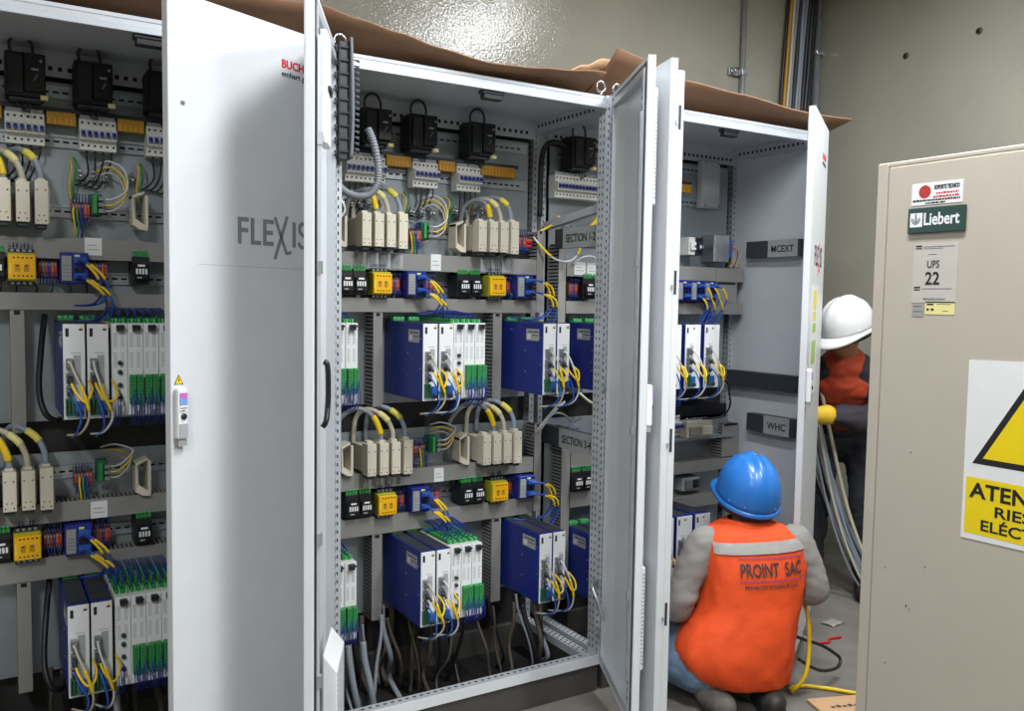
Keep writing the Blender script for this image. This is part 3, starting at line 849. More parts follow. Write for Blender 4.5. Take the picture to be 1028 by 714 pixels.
# terminal strips, converters and clamps along the fuse row
for (x, z, w) in ((.402, 1.588, 'upper fuse row, '+PL_M1), (.425, .824, 'lower fuse row, '+PL_M1), (.838, .824, 'lower fuse row, '+PL_M2), (-.655, 1.606, 'upper fuse row, '+PL_L), (-.66, .824, 'lower fuse row, '+PL_L), (.845, 1.588, 'upper fuse row, '+PL_M2)):
    put(P_TE, x, YR, z, f'terminal strip right of the fuse switches, {w}', 'red and grey terminal strips')
for (x, z, w) in ((.452, 1.604, 'upper fuse row, '+PL_M1), (.495, .838, 'lower fuse row, '+PL_M1), (-.605, 1.622, 'upper fuse row, '+PL_L), (-.60, .838, 'lower fuse row, '+PL_L)):
    put(P_PC, x, YR, z, f'green signal converter with metal plugs in the {w}', 'green signal converters')
for (x, z, w) in ((.455, 1.416, 'upper relay row, '+PL_M1), (.486, .65, 'lower relay row, '+PL_M1), (-.612, 1.436, 'upper relay row, '+PL_L), (-.612, .652, 'lower relay row, '+PL_L)):
    put(P_TE, x, YR, z, f'terminal strip right of the interface module, {w}', 'red and grey terminal strips')
for lo in (0, 1):
    put(P_CT, -.50, YR, (.640 if lo else 1.424), f'black contactor beside the logo door, {"lower" if lo else "upper"} relay row of left cabinet', 'black contactors')
    put(P_HO, -.50, YR, (.793 if lo else 1.586), f'cream cradle beside the logo door, {"lower" if lo else "upper"} fuse row of left cabinet', 'fuse switch cradles')
# breakers on the upper rail
for (p, x, z, w) in ((P_M9, .168, 1.787, 'left of the three in the middle cabinet'), (P_M6, .418, 1.787, 'centre of the three in the middle cabinet'), (P_M6, .592, 1.787, 'right of the three in the middle cabinet'),
                     (P_M14, 1.02, 1.795, 'long block behind the middle cabinet right post'),
                     (P_M6, -.817, 1.808, 'left of the row in the left cabinet'), (P_M6, -.632, 1.808, 'centre of the row in the left cabinet'), (P_M6, -.452, 1.808, 'next to the logo door in the left cabinet')):
    put(p, x, YR, z, f'white breaker block with blue toggles, {w}', 'white circuit breaker blocks')
for (x, w) in ((.218, 'leftmost of three in the middle cabinet'), (.388, 'centre of three in the middle cabinet'), (.622, 'rightmost of three in the middle cabinet'), (1.075, 'behind the right post of the middle cabinet'),
               (-.815, 'leftmost in the left cabinet'), (-.645, 'second from the left in the left cabinet'), (-.455, 'beside the logo door in the left cabinet')):
    put(P_BK, x, YR, 1.914+(.020 if x < 0 else 0), f'black motor starter with looped lead, {w}', 'black motor starters')
# clamps
n = 0
for (xs, z, w) in (((.16, .19, .225, .26, .29), 1.705, 'above the upper fuse switches, '+PL_M1), ((.55, .59, .63, .665, .70), 1.705, 'above the upper fuse switches, '+PL_M2), ((-.64, -.605, -.57, -.50), 1.725, 'above the green converter, '+PL_L), ((.42, .46, .50), 1.69, 'above the green converter, '+PL_M1), ((1.09, 1.12, 1.15, 1.18), 1.665, 'beside the upper section label bar')):
    for i, x in enumerate(xs):
        put(P_CL, x, Y0, z, f'{ORD[i]} shiny screw clamp {w}', 'small shiny screw clamps')

# yellow capped busbar of each cabinet
def busbar(x0, x1, segs, dz, label):
    t = thing('busbar', label, 'busbar', (x0, YR, 1.875+dz))
    L = x1-x0
    MB().box(0, -.034, .0135, L, -.0145, .0262, 'charcoal').box(0, -.0145, .0135, L, -.0005, .018, 'charcoal').build('cover', t, .0015)
    for a, b in segs:
        mb = MB().box(a-x0, -.044, -.022, b-x0, -.0145, .0132, 'amber')
        x = a-x0+.006
        while x < b-x0-.006:
            mb.box(x, -.0452, -.022, x+.002, -.044, -.004, 'yellow'); x += .014
        mb.build('yellow_cap', t)
    return t
busbar(.06, .86, ((.32, .412), (.52, .586), (.694, .84)), 0, 'yellow and grey busbar running behind the breakers of the middle cabinet')
busbar(-.95, -.1, ((-.92, -.824), (-.714, -.64), (-.53, -.458), (-.35, -.14)), .02, 'yellow and grey busbar running behind the breakers of the left cabinet')
busbar(1.46, 1.74, ((1.48, 1.73),), .012, 'yellow busbar in the upper part of the right cabinet')

# equipment seen at the left end of the right cabinet, past the middle cabinet's right post
PR = 'left end of the right cabinet'
for lo in (0, 1):
    row = 'lower' if lo else 'upper'; zr = .636 if lo else 1.404
    for i, x in enumerate((1.105, 1.153) if lo else (1.14, 1.188)):
        put(P_CT, x, YR, zr, f'{ORD[i]} black contactor, {row} row, {PR}', 'black contactors')
    if not lo: put(P_TE, 1.088, YR, zr+.012, f'red and grey terminal strip, upper row, {PR}', 'red and grey terminal strips')
def p_short(): 
    t = p_drive(dp=.215); plate_for(t, dp=.215)
    return note(t)
P_DS = p_short(); P_DW = note(p_drive(w=.080)); PROTOS += [P_DS, P_DW]
for lo in (0, 1):
    for i, x in enumerate((1.107, 1.165)):
        put(P_DS, x, Y0, .240 if lo else 1.055, f'{ORD[i]} blue drive unit, {"lower" if lo else "upper"} shelf, {PR}', 'blue drive units with white fronts')
# right end of the right cabinet
PE = 'right end of the right cabinet'
for i, x in enumerate((1.372, 1.474, 1.576)):
    put(P_DW, x, Y0, 1.055, f'{ORD[i]} blue drive unit, upper shelf, {PE}', 'blue drive units with white fronts')
for i, x in enumerate((1.36, 1.458, 1.556)):
    put(P_DW, x, Y0, .290, f'{ORD[i]} blue drive unit in front of the crouching worker, right cabinet', 'blue drive units with white fronts')
put(P_BU, 1.612, YR, 1.402, f'leftmost dark blue interface module, {PE}', 'blue interface modules')
put(P_BU, 1.69, YR, 1.402, f'middle dark blue interface module, {PE}', 'blue interface modules')
put(P_BU, 1.768, YR, 1.402, f'rightmost dark blue interface module, {PE}', 'blue interface modules')
put(P_TE, 1.56, YR, 1.414, f'red and grey terminal strip, {PE}', 'red and grey terminal strips')
t = thing('junction_box', 'plain cream enclosure high on the right cabinet plate, right of the yellow busbar', 'enclosure', (1.805, Y0, 1.81))
MB().box(0, -.036, .0, .105, -.0005, .205, 'stickergrey').build('body', t, .004); MB().box(.004, -.042, .004, .101, -.0362, .201, 'stickergrey').build('lid', t, .003)
mb = MB()
for x in (.012, .093):
    for z in (.012, .193): mb.cyl((x, -.0422, z), (x, -.044, z), .004, 'grey', 8)
mb.build('screw', t)
t = thing('steel_box', 'brushed steel box with wires at its side, lower right of the cream enclosure', 'steel box', (1.845, Y0, 1.575))
MB().box(0, -.08, 0, .09, -.0005, .12, 'zinc').build('body', t, .003); MB().box(.003, -.0835, .003, .087, -.0802, .117, 'galv').build('cover', t, .001)
MB().box(.0905, -.075, .02, .115, -.02, .10, 'bluemid').box(.1155, -.07, .05, .128, -.03, .085, 'orange').build('side_connector', t, .002)
mb = MB()
for i in range(5): mb.tube([(.118, -.09+.012*i, .06), (.14, -.09+.012*i, .05+.01*i), (.148, -.085+.012*i, .02), (.13, -.08+.012*i, -.02)], .0022, ('yellow', 'bluecable', 'yellow', 'cable_white', 'amber')[i], 6, 4)
mb.build('wire_tail', t)
for i, x in enumerate((1.70, 1.745)):
    t = thing('relay_socket', ['pale relay with black sockets left of the brushed steel box', 'black relay with white markers touching the brushed steel box area'][i], 'relay', (x, YR, 1.60))
    MB().box(0, -.07, 0, .036, -.0005, .075, 'black' if i else 'whiteplastic').build('body', t, .002)
    MB().box(.004, -.082, .02, .032, -.0702, .055, 'charcoal' if i else 'white').build('front_cover', t, .002)
    MB().box(.006, -.0826, .03, .016, -.0821, .042, 'paper').box(.02, -.0826, .03, .03, -.0821, .042, 'grey').build('marker', t)
put(P_M6, 1.60, YR, .70+.12, 'white circuit breaker block in the lower half of the right cabinet', 'white circuit breaker blocks')
t = thing('terminal_relay', 'cream relay block on the shelf above the blue helmet', 'relay', (1.70, .40, .8105))
MB().box(0, -.05, .0, .15, -.0005, .075, 'cream').build('body', t, .003); MB().box(.01, -.062, .012, .07, -.0502, .05, 'cream_dark').box(.08, -.062, .012, .14, -.0502, .05, 'cream').build('front_cover', t, .002)
mb = MB()
for i in range(6): mb.cyl((.015+.022*i, -.03, .0752), (.015+.022*i, -.03, .085), .006, 'zinc', 8)
mb.build('screw', t)
t = thing('limit_relay', 'grey relay with dark sockets just above the blue helmet', 'relay', (1.72, PY-.0005, .57))
MB().box(0, -.06, 0, .10, -.0005, .06, 'stickergrey').build('body', t, .003); MB().box(.01, -.072, .01, .05, -.0602, .05, 'grey').build('front_cover', t, .002)
MB().box(.056, -.068, .012, .074, -.0602, .048, 'ink').box(.078, -.068, .012, .094, -.0602, .048, 'charcoal').build('socket', t, .001)

# paper tags on the ducts
def tagpaper(x, z, w, h, label, y=.3694, m='paper'):
    t = thing('paper_tag', label, 'paper tag', (x, y, z))
    MB().box(0, -.0012, 0, w, -.0001, h, m).build('sheet', t); MB().box(w*.15, -.0018, h*.3, w*.85, -.00125, h*.36, 'stickergrey').box(w*.15, -.0018, h*.55, w*.7, -.00125, h*.61, 'stickergrey').build('printing', t)
    return t
tagpaper(.478, 1.495, .04, .058, 'white paper tag on the upper duct, middle cabinet left bank')
tagpaper(.50, .735, .038, .05, 'white paper tag on the lower duct, middle cabinet left bank')
tagpaper(-.625, 1.505, .045, .05, 'white paper tag taped to the upper duct of the left cabinet')
tagpaper(-.62, .735, .045, .05, 'white paper tag taped to the lower duct of the left cabinet')
tagpaper(1.10, 1.498, .055, .05, 'left white paper tag on the upper duct, right cabinet')
tagpaper(1.162, 1.498, .045, .05, 'right white paper tag on the upper duct, right cabinet')
for i, x in enumerate((.24, .285, .33)):
    tagpaper(x, 1.497, .04, .046, f'{ORD[i]} pale label under the upper fuse switches, middle cabinet left bank', m='lightgrey')
for i, x in enumerate((.68, .725, .77)):
    tagpaper(x, 1.497, .04, .046, f'{ORD[i]} pale label under the upper fuse switches, middle cabinet right bank', m='lightgrey')
for p in PROTOS:
    for c in KID[p.name]:
        for g in KID.get(c.name, ()): bpy.data.objects.remove(g)
        bpy.data.objects.remove(c)
    bpy.data.objects.remove(p)


# IO variant etc are above; loose things follow
# ------------------------------------------------------------------ cardboard on top of the cabinets
def sheet(name, label, x0, x1, edge, y0, y1, m, th=.004, fold=None):
    """corrugated sheet resting on the roofs; edge(x) = height of its lifted front edge"""
    def f(u, v, o=0.):
        x = x0+(x1-x0)*u; t = v
        y = y0+(y1-y0)*t
        e = edge(x)-ZT
        z = ZT+.006+max(0, (1-t/.55))**1.6*e+.003*math.sin(x*9+y*7)*(t < .9)
        if fold: z += fold(x, t)
        return (x, y, z+o)
    nu, nv = 64, 14
    mb = MB(); mb.grid(lambda u, v: f(u, v, 0), nu, nv, m)
    o = mb.build(name)
    sd = o.modifiers.new('thickness', 'SOLIDIFY'); sd.thickness = th; sd.offset = 1
    return tag(o, label, 'cardboard', 'cardboard sheets on the cabinet tops')
def lerp(tab):
    def g(x):
        if x <= tab[0][0]: return tab[0][1]
        for (a, b), (c, d) in zip(tab, tab[1:]):
            if x <= c:
                t = (x-a)/(c-a); t = t*t*(3-2*t); return b+(d-b)*t
        return tab[-1][1]
    return g
sheet('cardboard_sheet', 'brown cardboard sheet curling up over the left and middle cabinets', -1.02, .93,
      lerp([(-1.02, 2.13), (-.6, 2.15), (-.39, 2.165), (-.23, 2.185), (-.07, 2.198), (.05, 2.175), (.17, 2.156), (.30, 2.135), (.47, 2.122), (.6, 2.128), (.73, 2.138), (.93, 2.155)]), -.035, .46, 'kraft')
sheet('cardboard_sheet', 'short pale brown cardboard piece with a raised fold, above the middle cabinet', .80, 1.20,
      lerp([(.80, 2.14), (.88, 2.17), (.96, 2.205), (1.05, 2.215), (1.2, 2.16)]), .02, .44, 'kraft_light', fold=lambda x, t: .012)
sheet('cardboard_sheet', 'brown cardboard sheet lying over the right cabinet with its tip past the door', .97, 2.20,
      lerp([(.97, 2.24), (1.1, 2.225), (1.3, 2.182), (1.55, 2.166), (1.87, 2.150), (2.05, 2.15), (2.28, 2.153)]), -.04, .43, 'kraft')

# ------------------------------------------------------------------ cables and wires
def wx(x): return x
for (plc, fxu, fxl, dz) in ((PL_M1, (.238, .281, .325), (.261, .305, .350), 0), (PL_M2, (.680, .724, .768), (.708, .752, .796), 0), (PL_L, (-.842, -.797, -.752), (-.842, -.797, -.752), .02)):
    for lo in (0, 1):
        for i, x in enumerate(fxl if lo else fxu):
            x += .0165; zt = (.793+.110 if lo else 1.566+dz+.110)+.004+(.008 if i == 2 else 0); y = YR-.110
            mt = ('cable_grey', 'cable_beige', 'cable_bluegrey')[i]
            if lo:
                if i == 0: pts = [(x,y,zt), (x-.004,y,zt+.035), (x-.028,y+.005,zt+.085), (x-.072,y+.02,zt+.112), (x-.118,y+.045,zt+.09), (x-.145,y+.08,zt+.03), (x-.15,y+.10,zt-.06)]
                else: pts = [(x,y,zt), (x-.003,y,zt+.035), (x-.022,y+.01,zt+.075), (x-.06,y+.035,zt+.102), (x-.085,y+.07,zt+.098), (x-.10,y+.10,zt+.06), (x-.105,y+.102,zt-.02)]
            else:
                if i == 0: pts = [(x,y,zt), (x-.002,y,zt+.02), (x-.012,y+.005,zt+.055), (x-.035,y+.03,zt+.075), (x-.06,y+.07,zt+.06), (x-.07,y+.09,zt+.02), (x-.07,y+.10,zt-.03)]
                else: pts = [(x,y,zt), (x-.003,y,zt+.025), (x-.02,y+.006,zt+.06), (x-.05,y+.03,zt+.08), (x-.078,y+.075,zt+.07), (x-.085,y+.098,zt+.03), (x-.085,y+.10,zt-.02)]
            sl = ((.12, .34, 'yellowcable'),) if i == 0 else ((.30, .44, 'pale_yellow' if i == 1 else 'plateyellow'),)
            cable('power_cable', f'thick {("grey", "beige", "blue-grey")[i]} power cable out of the {"lower" if lo else "upper"} fuse switches, {plc}', pts, .0085, mt, 'thick power cables of the fuse switches', sl)
YF = PY-.318
def patch(x, z0, k, where, yf=YF):
    """three leads in front of one drive"""
    j = lambda s=.006: random.uniform(-s, s)
    y = yf-.030
    cable('patch_cable', f'grey patch lead {where}', [(x+.012,y,z0+.158), (x+.020+j(),y-.022,z0+.13), (x+.038+j(),y-.035,z0+.07), (x+.050+j(),y-.03,z0+.015), (x+.040+j(),y+.0,z0-.03), (x+.01,y+.07,z0-.045)], .0032, 'cable_white' if k % 2 else 'cable_beige', 'patch leads in front of the drives', ((.34, .56, 'yellowcable'),), seg=6)
    cable('patch_cable', f'yellow patch lead bowing {where}', [(x+.012,y,z0+.118), (x+.022+j(),y-.022,z0+.085), (x+.04+j(),y-.034,z0+.055), (x+.058+j(),y-.03,z0+.06), (x+.064,y-.012,z0+.085), (x+.058,y+.018,z0+.105)], .0034, 'yellowcable', 'patch leads in front of the drives', ((.0, .12, 'charcoal'),), seg=6)
    cable('patch_cable', f'blue patch lead dropping {where}', [(x+.012,y,z0+.082), (x+.02,y-.02,z0+.06), (x+.036+j(),y-.024,z0+.02), (x+.034+j(),y-.01,z0-.02), (x+.02,y+.05,z0-.05)], .0028, 'bluecable', 'patch leads in front of the drives', (), seg=6)
for (plc, xs) in ((PL_M1, (.338, .396)), (PL_M2, (.806, .865)), (PL_L, (-.702, -.645))):
    for lo in (0, 1):
        for i, x in enumerate(xs):
            patch(x, .305 if lo else 1.06, i, f'before the {ORD[i]} {"lower" if lo else "upper"} drive, {plc}')
for i, x in enumerate((1.372, 1.474, 1.576)): patch(x, 1.055, i, f'before the {ORD[i]} upper drive in the right cabinet')
for i, x in enumerate((1.36, 1.458, 1.556)): patch(x, .290, i, f'before the {ORD[i]} lower drive in the right cabinet')

# fibre / bus leads of the blue interface modules
for (plc, x, r_) in ((PL_M1, .376, 0), (PL_M2, .822, 1), (PL_L, -.69, 0)):
    for lo in (0, 1):
        x = x+.024 if lo and plc != PL_L else x; zr = .638 if lo else (1.402+(.02 if plc == PL_L else 0)); y = YR-.105-.026
        for q in range(4):
            zz = zr+.066-(.044 if q > 1 else 0); xx = x+.044+.010*(q % 2)
            if r_: pts = [(xx,y,zz), (xx+.03,y-.012,zz-.002), (xx+.065+.008*q,y-.012,zz-.025), (xx+.085+.006*q,y,zz-.08), (xx+.06+.006*q,y+.01,zz-.13), (xx+.0,y+.02,zz-.145-.004*q), (xx-.07,y+.035,zz-.137)]
            else: pts = [(xx,y,zz), (xx+.018,y-.02,zz-.012), (xx+.045+.006*q,y-.03,zz-.048), (xx+.055+.006*q,y-.024,zz-.09), (xx+.035+.004*q,y-.005,zz-.122), (xx-.01,y+.02,zz-.128)]
            cable('bus_cable', f'blue bus lead with yellow marker, {"lower" if lo else "upper"} interface module, {plc}', pts, .003, 'bluecable' if q % 2 else 'bluewire', f'bus leads, {"lower" if lo else "upper"} row, {plc}', ((.22, .45, 'yellowcable'),), seg=6)
for q in range(6):
    x = 1.70+.022*q; y = YR-.131; z = 1.47 if q % 2 else 1.426
    cable('bus_cable', 'blue bus lead with yellow marker, right end of the right cabinet', [(x,y,z), (x+.012,y-.02,z-.012), (x+.026,y-.03,z-.04), (x+.03,y-.025,z-.075), (x+.01,y-.005,z-.12), (x-.01,y+.03,z-.18)], .003, 'bluecable', 'bus leads of the right cabinet', ((.2, .52, 'yellowcable'),), seg=6)
cable('cable_bundle', 'thick blue cable bundle dropping behind the drives of the right cabinet', [(1.77,.33,1.40), (1.78,.325,1.33), (1.74,.34,1.25), (1.72,.40,1.1), (1.715,.43,.95), (1.71,.43,.84)], .013, 'bluewire')
cable('loop_cable', 'dark cable looping low in front of the dark bar in the right cabinet', [(1.66,.12,1.10), (1.74,.15,1.06), (1.84,.25,1.02), (1.90,.30,.95), (1.88,.33,.90), (1.80,.36,.89)], .004, 'cable_black')

rw = random.Random(5)
for (plc, x0, x1, dz) in ((PL_M1, .14, .50, 0), (PL_M2, .585, .90, 0), (PL_L, -.92, -.56, .02), ('right cabinet left end', 1.09, 1.22, 0)):
    for lo in (0, 1):
        za, zb = (.735, .636) if lo else (1.492, 1.397)
        for q in range(16 if x1-x0 > .2 else 7):
            x = x0+(x1-x0)*(q+.5)/(16 if x1-x0 > .2 else 7)+rw.uniform(-.006, .006); y = rw.uniform(.375, .425); top = q % 2 == 0
            e = za-.022 if top else zb+.022
            pts = [(x, y+.012, za+.002), (x+rw.uniform(-.004, .004), y-.004, za-.012), (x+rw.uniform(-.008, .008), y+.004, za-.028)] if top else [(x, y+.012, zb-.002), (x+rw.uniform(-.005, .005), y-.006, zb+.012), (x+rw.uniform(-.01, .01), y+.004, zb+.030)]
            cable('control_wire', f'thin dark wire between duct and relays, {"lower" if lo else "upper"} row, {plc}', pts, .0022, rw.choice(('bluewire', 'bluewire', 'bluewire', 'cable_black', 'greendark')), f'control wires, {"lower" if lo else "upper"} row, {plc}', seg=5, n=4)
# wires under the breakers and around the converters
for (plc, x, z) in (('left block, middle cabinet', .17, 1.787), ('centre block, middle cabinet', .418, 1.787), ('right block, middle cabinet', .592, 1.787), ('left block, left cabinet', -.817, 1.808), ('centre block, left cabinet', -.632, 1.808), ('block by the logo door', -.452, 1.808)):
    for q in range(4):
        xx = x+.020+.022*q
        cable('breaker_wire', f'black wire leaving the breaker blocks downwards, {plc}', [(xx,YR-.03,z), (xx,YR-.032,z-.02), (xx+.004-.006*q,YR-.022,z-.06), (xx-.01-.008*q,YR-.012,z-.085-.006*q), (xx-.03-.01*q,YR-.006,z-.10)], .0026, 'cable_black', f'black wires under the breakers, {plc}', seg=6)
    for q in range(2):
        cable('earth_wire', f'green and yellow earth wire beside the breakers, {plc}', [(x-.012-.012*q,YR-.004,z-.02), (x-.008-.012*q,YR-.03,z-.045), (x-.014-.012*q,YR-.02,z-.10), (x-.01-.012*q,YR-.006,z-.14)], .0028, 'yellowcable' if q else 'green', f'earth wires, {plc}', seg=6)
for (plc, x, z) in ((f'upper, {PL_M1}', .452, 1.604), (f'lower, {PL_M1}', .495, .838), (f'upper, {PL_L}', -.605, 1.622), (f'lower, {PL_L}', -.60, .838)):
    for q in range(3):
        zz = z+.012+.017*q; up = .115 if 'upper' in plc else .06
        cable('signal_lead', f'{("beige", "yellow", "white")[q]} lead looping from the green converter, {plc}', [(x+.034,YR-.062,zz), (x+.06,YR-.066,zz+.004), (x+.088+.004*q,YR-.06,zz+.035), (x+.082+.004*q,YR-.045,zz+up*.8), (x+.05,YR-.03,zz+up), (x+.015,YR-.012,zz+up*.85)], .0028, ('cable_beige', 'yellowcable', 'cable_white')[q], f'converter leads, {plc}', seg=6)
    for q in range(3):
        xx = x-.046+.010*q
        cable('earth_wire', f'yellow-green wire left of the converter, {plc}', [(xx,YR-.056,z+.02), (xx-.002,YR-.07,z+.0), (xx+.002,YR-.066,z-.04), (xx,YR-.05,z-.065)], .0026, ('yellowcable', 'green', 'bluewire')[q], f'earth wires, {plc}', seg=6)

# corrugated hose and black comb at the left post of the middle cabinet
t = thing('cable_comb', 'black ribbed wiring comb at the top left post of the middle cabinet', 'wiring comb', (-.020, -.062, 1.785))
MB().box(.0, .012, 0, .040, .056, .325, 'charcoal').box(.0, .004, 0, .004, .0118, .325, 'black').box(.030, .004, 0, .034, .0118, .325, 'black').build('channel', t, .001)
for i in range(9):
    MB().box(.0045, .006, .018+i*.036, .0295, .0118, .0235+i*.036, 'black').build('rib', t)
    MB().poly([(-.001, .008, .004+i*.036), (-.001, .008, .024+i*.036), (-.012, .006, .020+i*.036), (-.007, .006, .013+i*.036), (-.013, .006, .006+i*.036)], (0, .006, 0), 'black').build('thorn', t)
for i in range(17):
    z = .012+i*.0165
    MB().poly([(.0402, .014, z), (.052, .018, z+.003), (.066, .020, z-.003), (.068, .022, z+.004), (.054, .030, z+.006), (.0402, .034, z+.004)], (0, 0, .0032), 'black').build('tooth', t)
MB().tube([(.036, .0, .005), (.039, -.004, .10), (.037, -.005, .22), (.034, -.001, .335)], .0045, 'grey', 8).build('front_strip', t)
mb = MB()
P = cr([(.112,.055,1.90), (.128,.05,1.86), (.142,.05,1.80), (.143,.05,1.745), (.122,.055,1.708), (.085,.06,1.698), (.05,.07,1.708), (.03,.10,1.735), (.02,.16,1.76)], 26)
P2 = [P[0]]; d = 0
for a, b in zip(P, P[1:]):
    P2.append(b)
mb.ring(P2, [.0118 if (i//2) % 2 else .0098 for i in range(len(P2))], 'hose', 12)
tag(mb.build('conduit_hose'), 'grey corrugated conduit looping out of the black wiring comb', 'conduit')
for q in range(2):
    cable('hose_lead', f'{("pale yellow", "white")[q]} lead at the left post below the grey corrugated conduit', [(.03+.012*q,.17,1.70), (.05+.012*q,.15,1.695), (.062+.012*q,.145,1.66), (.045,.15,1.62), (.02,.16,1.60)], .0035, ('plateyellow', 'cable_white')[q], seg=6)

cable('loop_cable', 'black cable sagging left of the upper drives of the left cabinet', [(-.728,.40,1.33), (-.742,.33,1.24), (-.752,.27,1.13), (-.74,.24,1.07), (-.715,.26,1.045), (-.70,.32,1.04)], .008, 'cable_black')
cable('loop_cable', 'black cable sagging left of the lower drives of the left cabinet', [(-.728,.40,.56), (-.742,.33,.48), (-.752,.27,.37), (-.74,.24,.31), (-.715,.26,.285), (-.70,.32,.28)], .008, 'cable_black')
# gap between middle and right cabinet
cable('loop_cable', 'white lead with yellow markers sagging below the upper section label', [(.915,.38,1.635), (.935,.34,1.59), (.97,.31,1.552), (1.02,.29,1.545), (1.055,.285,1.575), (1.075,.29,1.625)], .0038, 'cable_white', None, ((.12, .36, 'yellowcable'), (.78, .95, 'yellowcable')))
cable('loop_cable', 'yellow lead rising towards the upper section label bar', [(.93,.40,1.645), (.97,.39,1.668), (1.01,.385,1.692), (1.035,.385,1.722)], .0055, 'yellowcable')
cable('loop_cable', 'thick yellow lead behind the right post under the long breaker block', [(1.15,.38,1.66), (1.19,.37,1.70), (1.22,.37,1.73), (1.26,.37,1.75)], .011, 'yellowcable')
for q in range(2):
    cable('loop_cable', f'{("left", "right")[q]} of two white leads slanting down to the lower section label', [(1.0+.02*q,.30,1.01), (.985+.012*q,.32,.98), (.955+.01*q,.345,.93), (.94+.012*q,.36,.90), (.935+.01*q,.40,.86)], .0042, 'cable_white')
cable('loop_cable', 'grey lead arching above the lower section label', [(.99,.40,.915), (1.02,.37,.955), (1.06,.36,.95), (1.10,.36,.92), (1.15,.37,.93)], .0042, 'cable_grey')
cable('loop_cable', 'pale lead sagging under the upper drives beside the right post', [(1.03,.22,1.05), (1.07,.2,1.015), (1.12,.2,1.005), (1.17,.22,1.02)], .005, 'cable_beige')
cable('loop_cable', 'thick black cable bending from the rear post to the black motor starter', [(.975,.43,1.72), (.975,.43,1.85), (.98,.43,1.95), (1.0,.42,2.0), (1.04,.40,2.005), (1.09,.40,1.99)], .011, 'cable_black')
cable('loop_cable', 'grey-white lead curving above paper tags at the upper right section', [(1.09,.36,1.54), (1.12,.345,1.565), (1.17,.345,1.57), (1.22,.36,1.55)], .0038, 'cable_white')
t = thing('orange_connector', 'small orange and red connectors at the right edge of the upper fuse row', 'connector', (.885, YR, 1.585))
MB().box(0, -.05, 0, .03, -.0005, .05, 'charcoal').build('body', t, .001); MB().box(.003, -.056, .028, .027, -.0502, .034, 'redflag').box(.003, -.056, .036, .027, -.0502, .042, 'orange').box(.003, -.056, .012, .027, -.0502, .022, 'redflag').build('plug', t)

# cables dropping into the trench under the drives
rr = random.Random(3)
for (plc, x0, x1, n_) in ((PL_M1, .06, .62, 24), (PL_M2, .66, .94, 9), ('left cabinet', -.75, -.42, 9)):
    for q in range(n_):
        x = x0+(x1-x0)*(q+.5)/n_+rr.uniform(-.01, .01); y = rr.uniform(.19, .42); r = rr.choice((.0055, .0065, .008, .0045, .010))
        dx = rr.uniform(-.05, .06); zt = rr.uniform(.29, .31) if x > .33 or x < 0 else rr.uniform(.285, .30)
        cable('floor_cable', f'cable dropping from the lower drives into the trench, {plc}', [(x,y,zt-.0), (x+dx*.15,y-.01,.24), (x+dx*.6,y-.02+rr.uniform(-.03, .03),.15), (x+dx,y+rr.uniform(-.06, .04),.06), (x+dx*1.2,y+rr.uniform(-.08, .05),.006)], r, rr.choice(('cable_grey', 'cable_brown', 'cable_brown', 'cable_black', 'cable_black', 'cable_brown')), f'cables below the lower drives, {plc}', seg=7)
for q in range(2):
    cable('floor_cable', f'{("left", "right")[q]} of two thick grey cables beside the middle cabinet left post', [(.085+.05*q,.13,.30), (.088+.05*q,.12,.24), (.10+.055*q,.11,.15), (.12+.05*q,.11,.05), (.125+.05*q,.12,.006)], .011, 'cable_grey')

# ------------------------------------------------------------------ conduits and cables on the walls
t = thing('conduit', 'thin shiny metal conduit with a clamp running up the back wall', 'conduit', (2.55, FY1-.03, 0))
MB().cyl((0, 0, 1.2), (0, 0, CZ-.002), .013, 'galv', 14).build('tube', t)
MB().box(-.085, .012, 2.585, .02, .0295, 2.625, 'zinc').cyl((-.06, .012, 2.605), (-.06, -.02, 2.605), .016, 'chrome', 12).box(-.02, -.018, 2.59, .02, .0119, 2.618, 'galv').build('clamp', t, .002)
t = thing('conduit', 'grey conduit rising in the corner of the room', 'conduit', (3.115, FY1-.035, 0))
MB().cyl((0, 0, 0.002), (0, 0, CZ-.002), .020, 'galv', 14).build('tube', t)
MB().box(-.03, -.024, 2.78, .03, .034, 2.80, 'galv').build('clamp', t, .002)
cols = ('cable_black', 'amber', 'cable_beige', 'cable_grey', 'charcoal', 'cable_bluegrey', 'cable_grey', 'charcoal', 'cable_black', 'cable_black')
for q, cc in enumerate(cols):
    x = 2.845+.024*q
    nm = ('black', 'amber', 'beige', 'grey', 'charcoal', 'blue-grey', 'slim grey', 'dark charcoal', 'thick black', 'thickest black')[q]
    cable('wall_cable', f'{nm} cable in the bundle hanging on the back wall near the corner', [(x+.05,FY1-.03,CZ-.01), (x+.03,FY1-.03,3.0), (x+.01+.004*(q % 3),FY1-.028,2.7), (x-.005,FY1-.03,2.4), (x-.02,FY1-.03,2.0), (x-.03,FY1-.03,1.3)], .016 if q > 7 else .0085, cc, 'cable bundle on the back wall')
for q in range(3):
    cable('wall_cable', f'{("front", "middle", "rear")[q]} of three cables strapped to the right wall above the beige cabinet', [(FX1-.015,-.50-.03*q,CZ-.01), (FX1-.015,-.49-.028*q,3.0), (FX1-.017,-.46-.03*q,2.55), (FX1-.017,-.44-.035*q,2.25), (FX1-.015,-.46-.03*q,1.9)], .008, ('cable_white', 'cable_white', 'cable_black')[q])
t = thing('wall_anchor', 'rusty anchor hole high on the right wall', 'wall anchor', (FX1-.001, .40, 2.67))
MB().cyl((0, 0, 0), (-.004, 0, 0), .016, 'cable_brown', 12).cyl((-.0041, 0, 0), (-.006, 0, 0), .008, 'ink', 10).build('plug', t)
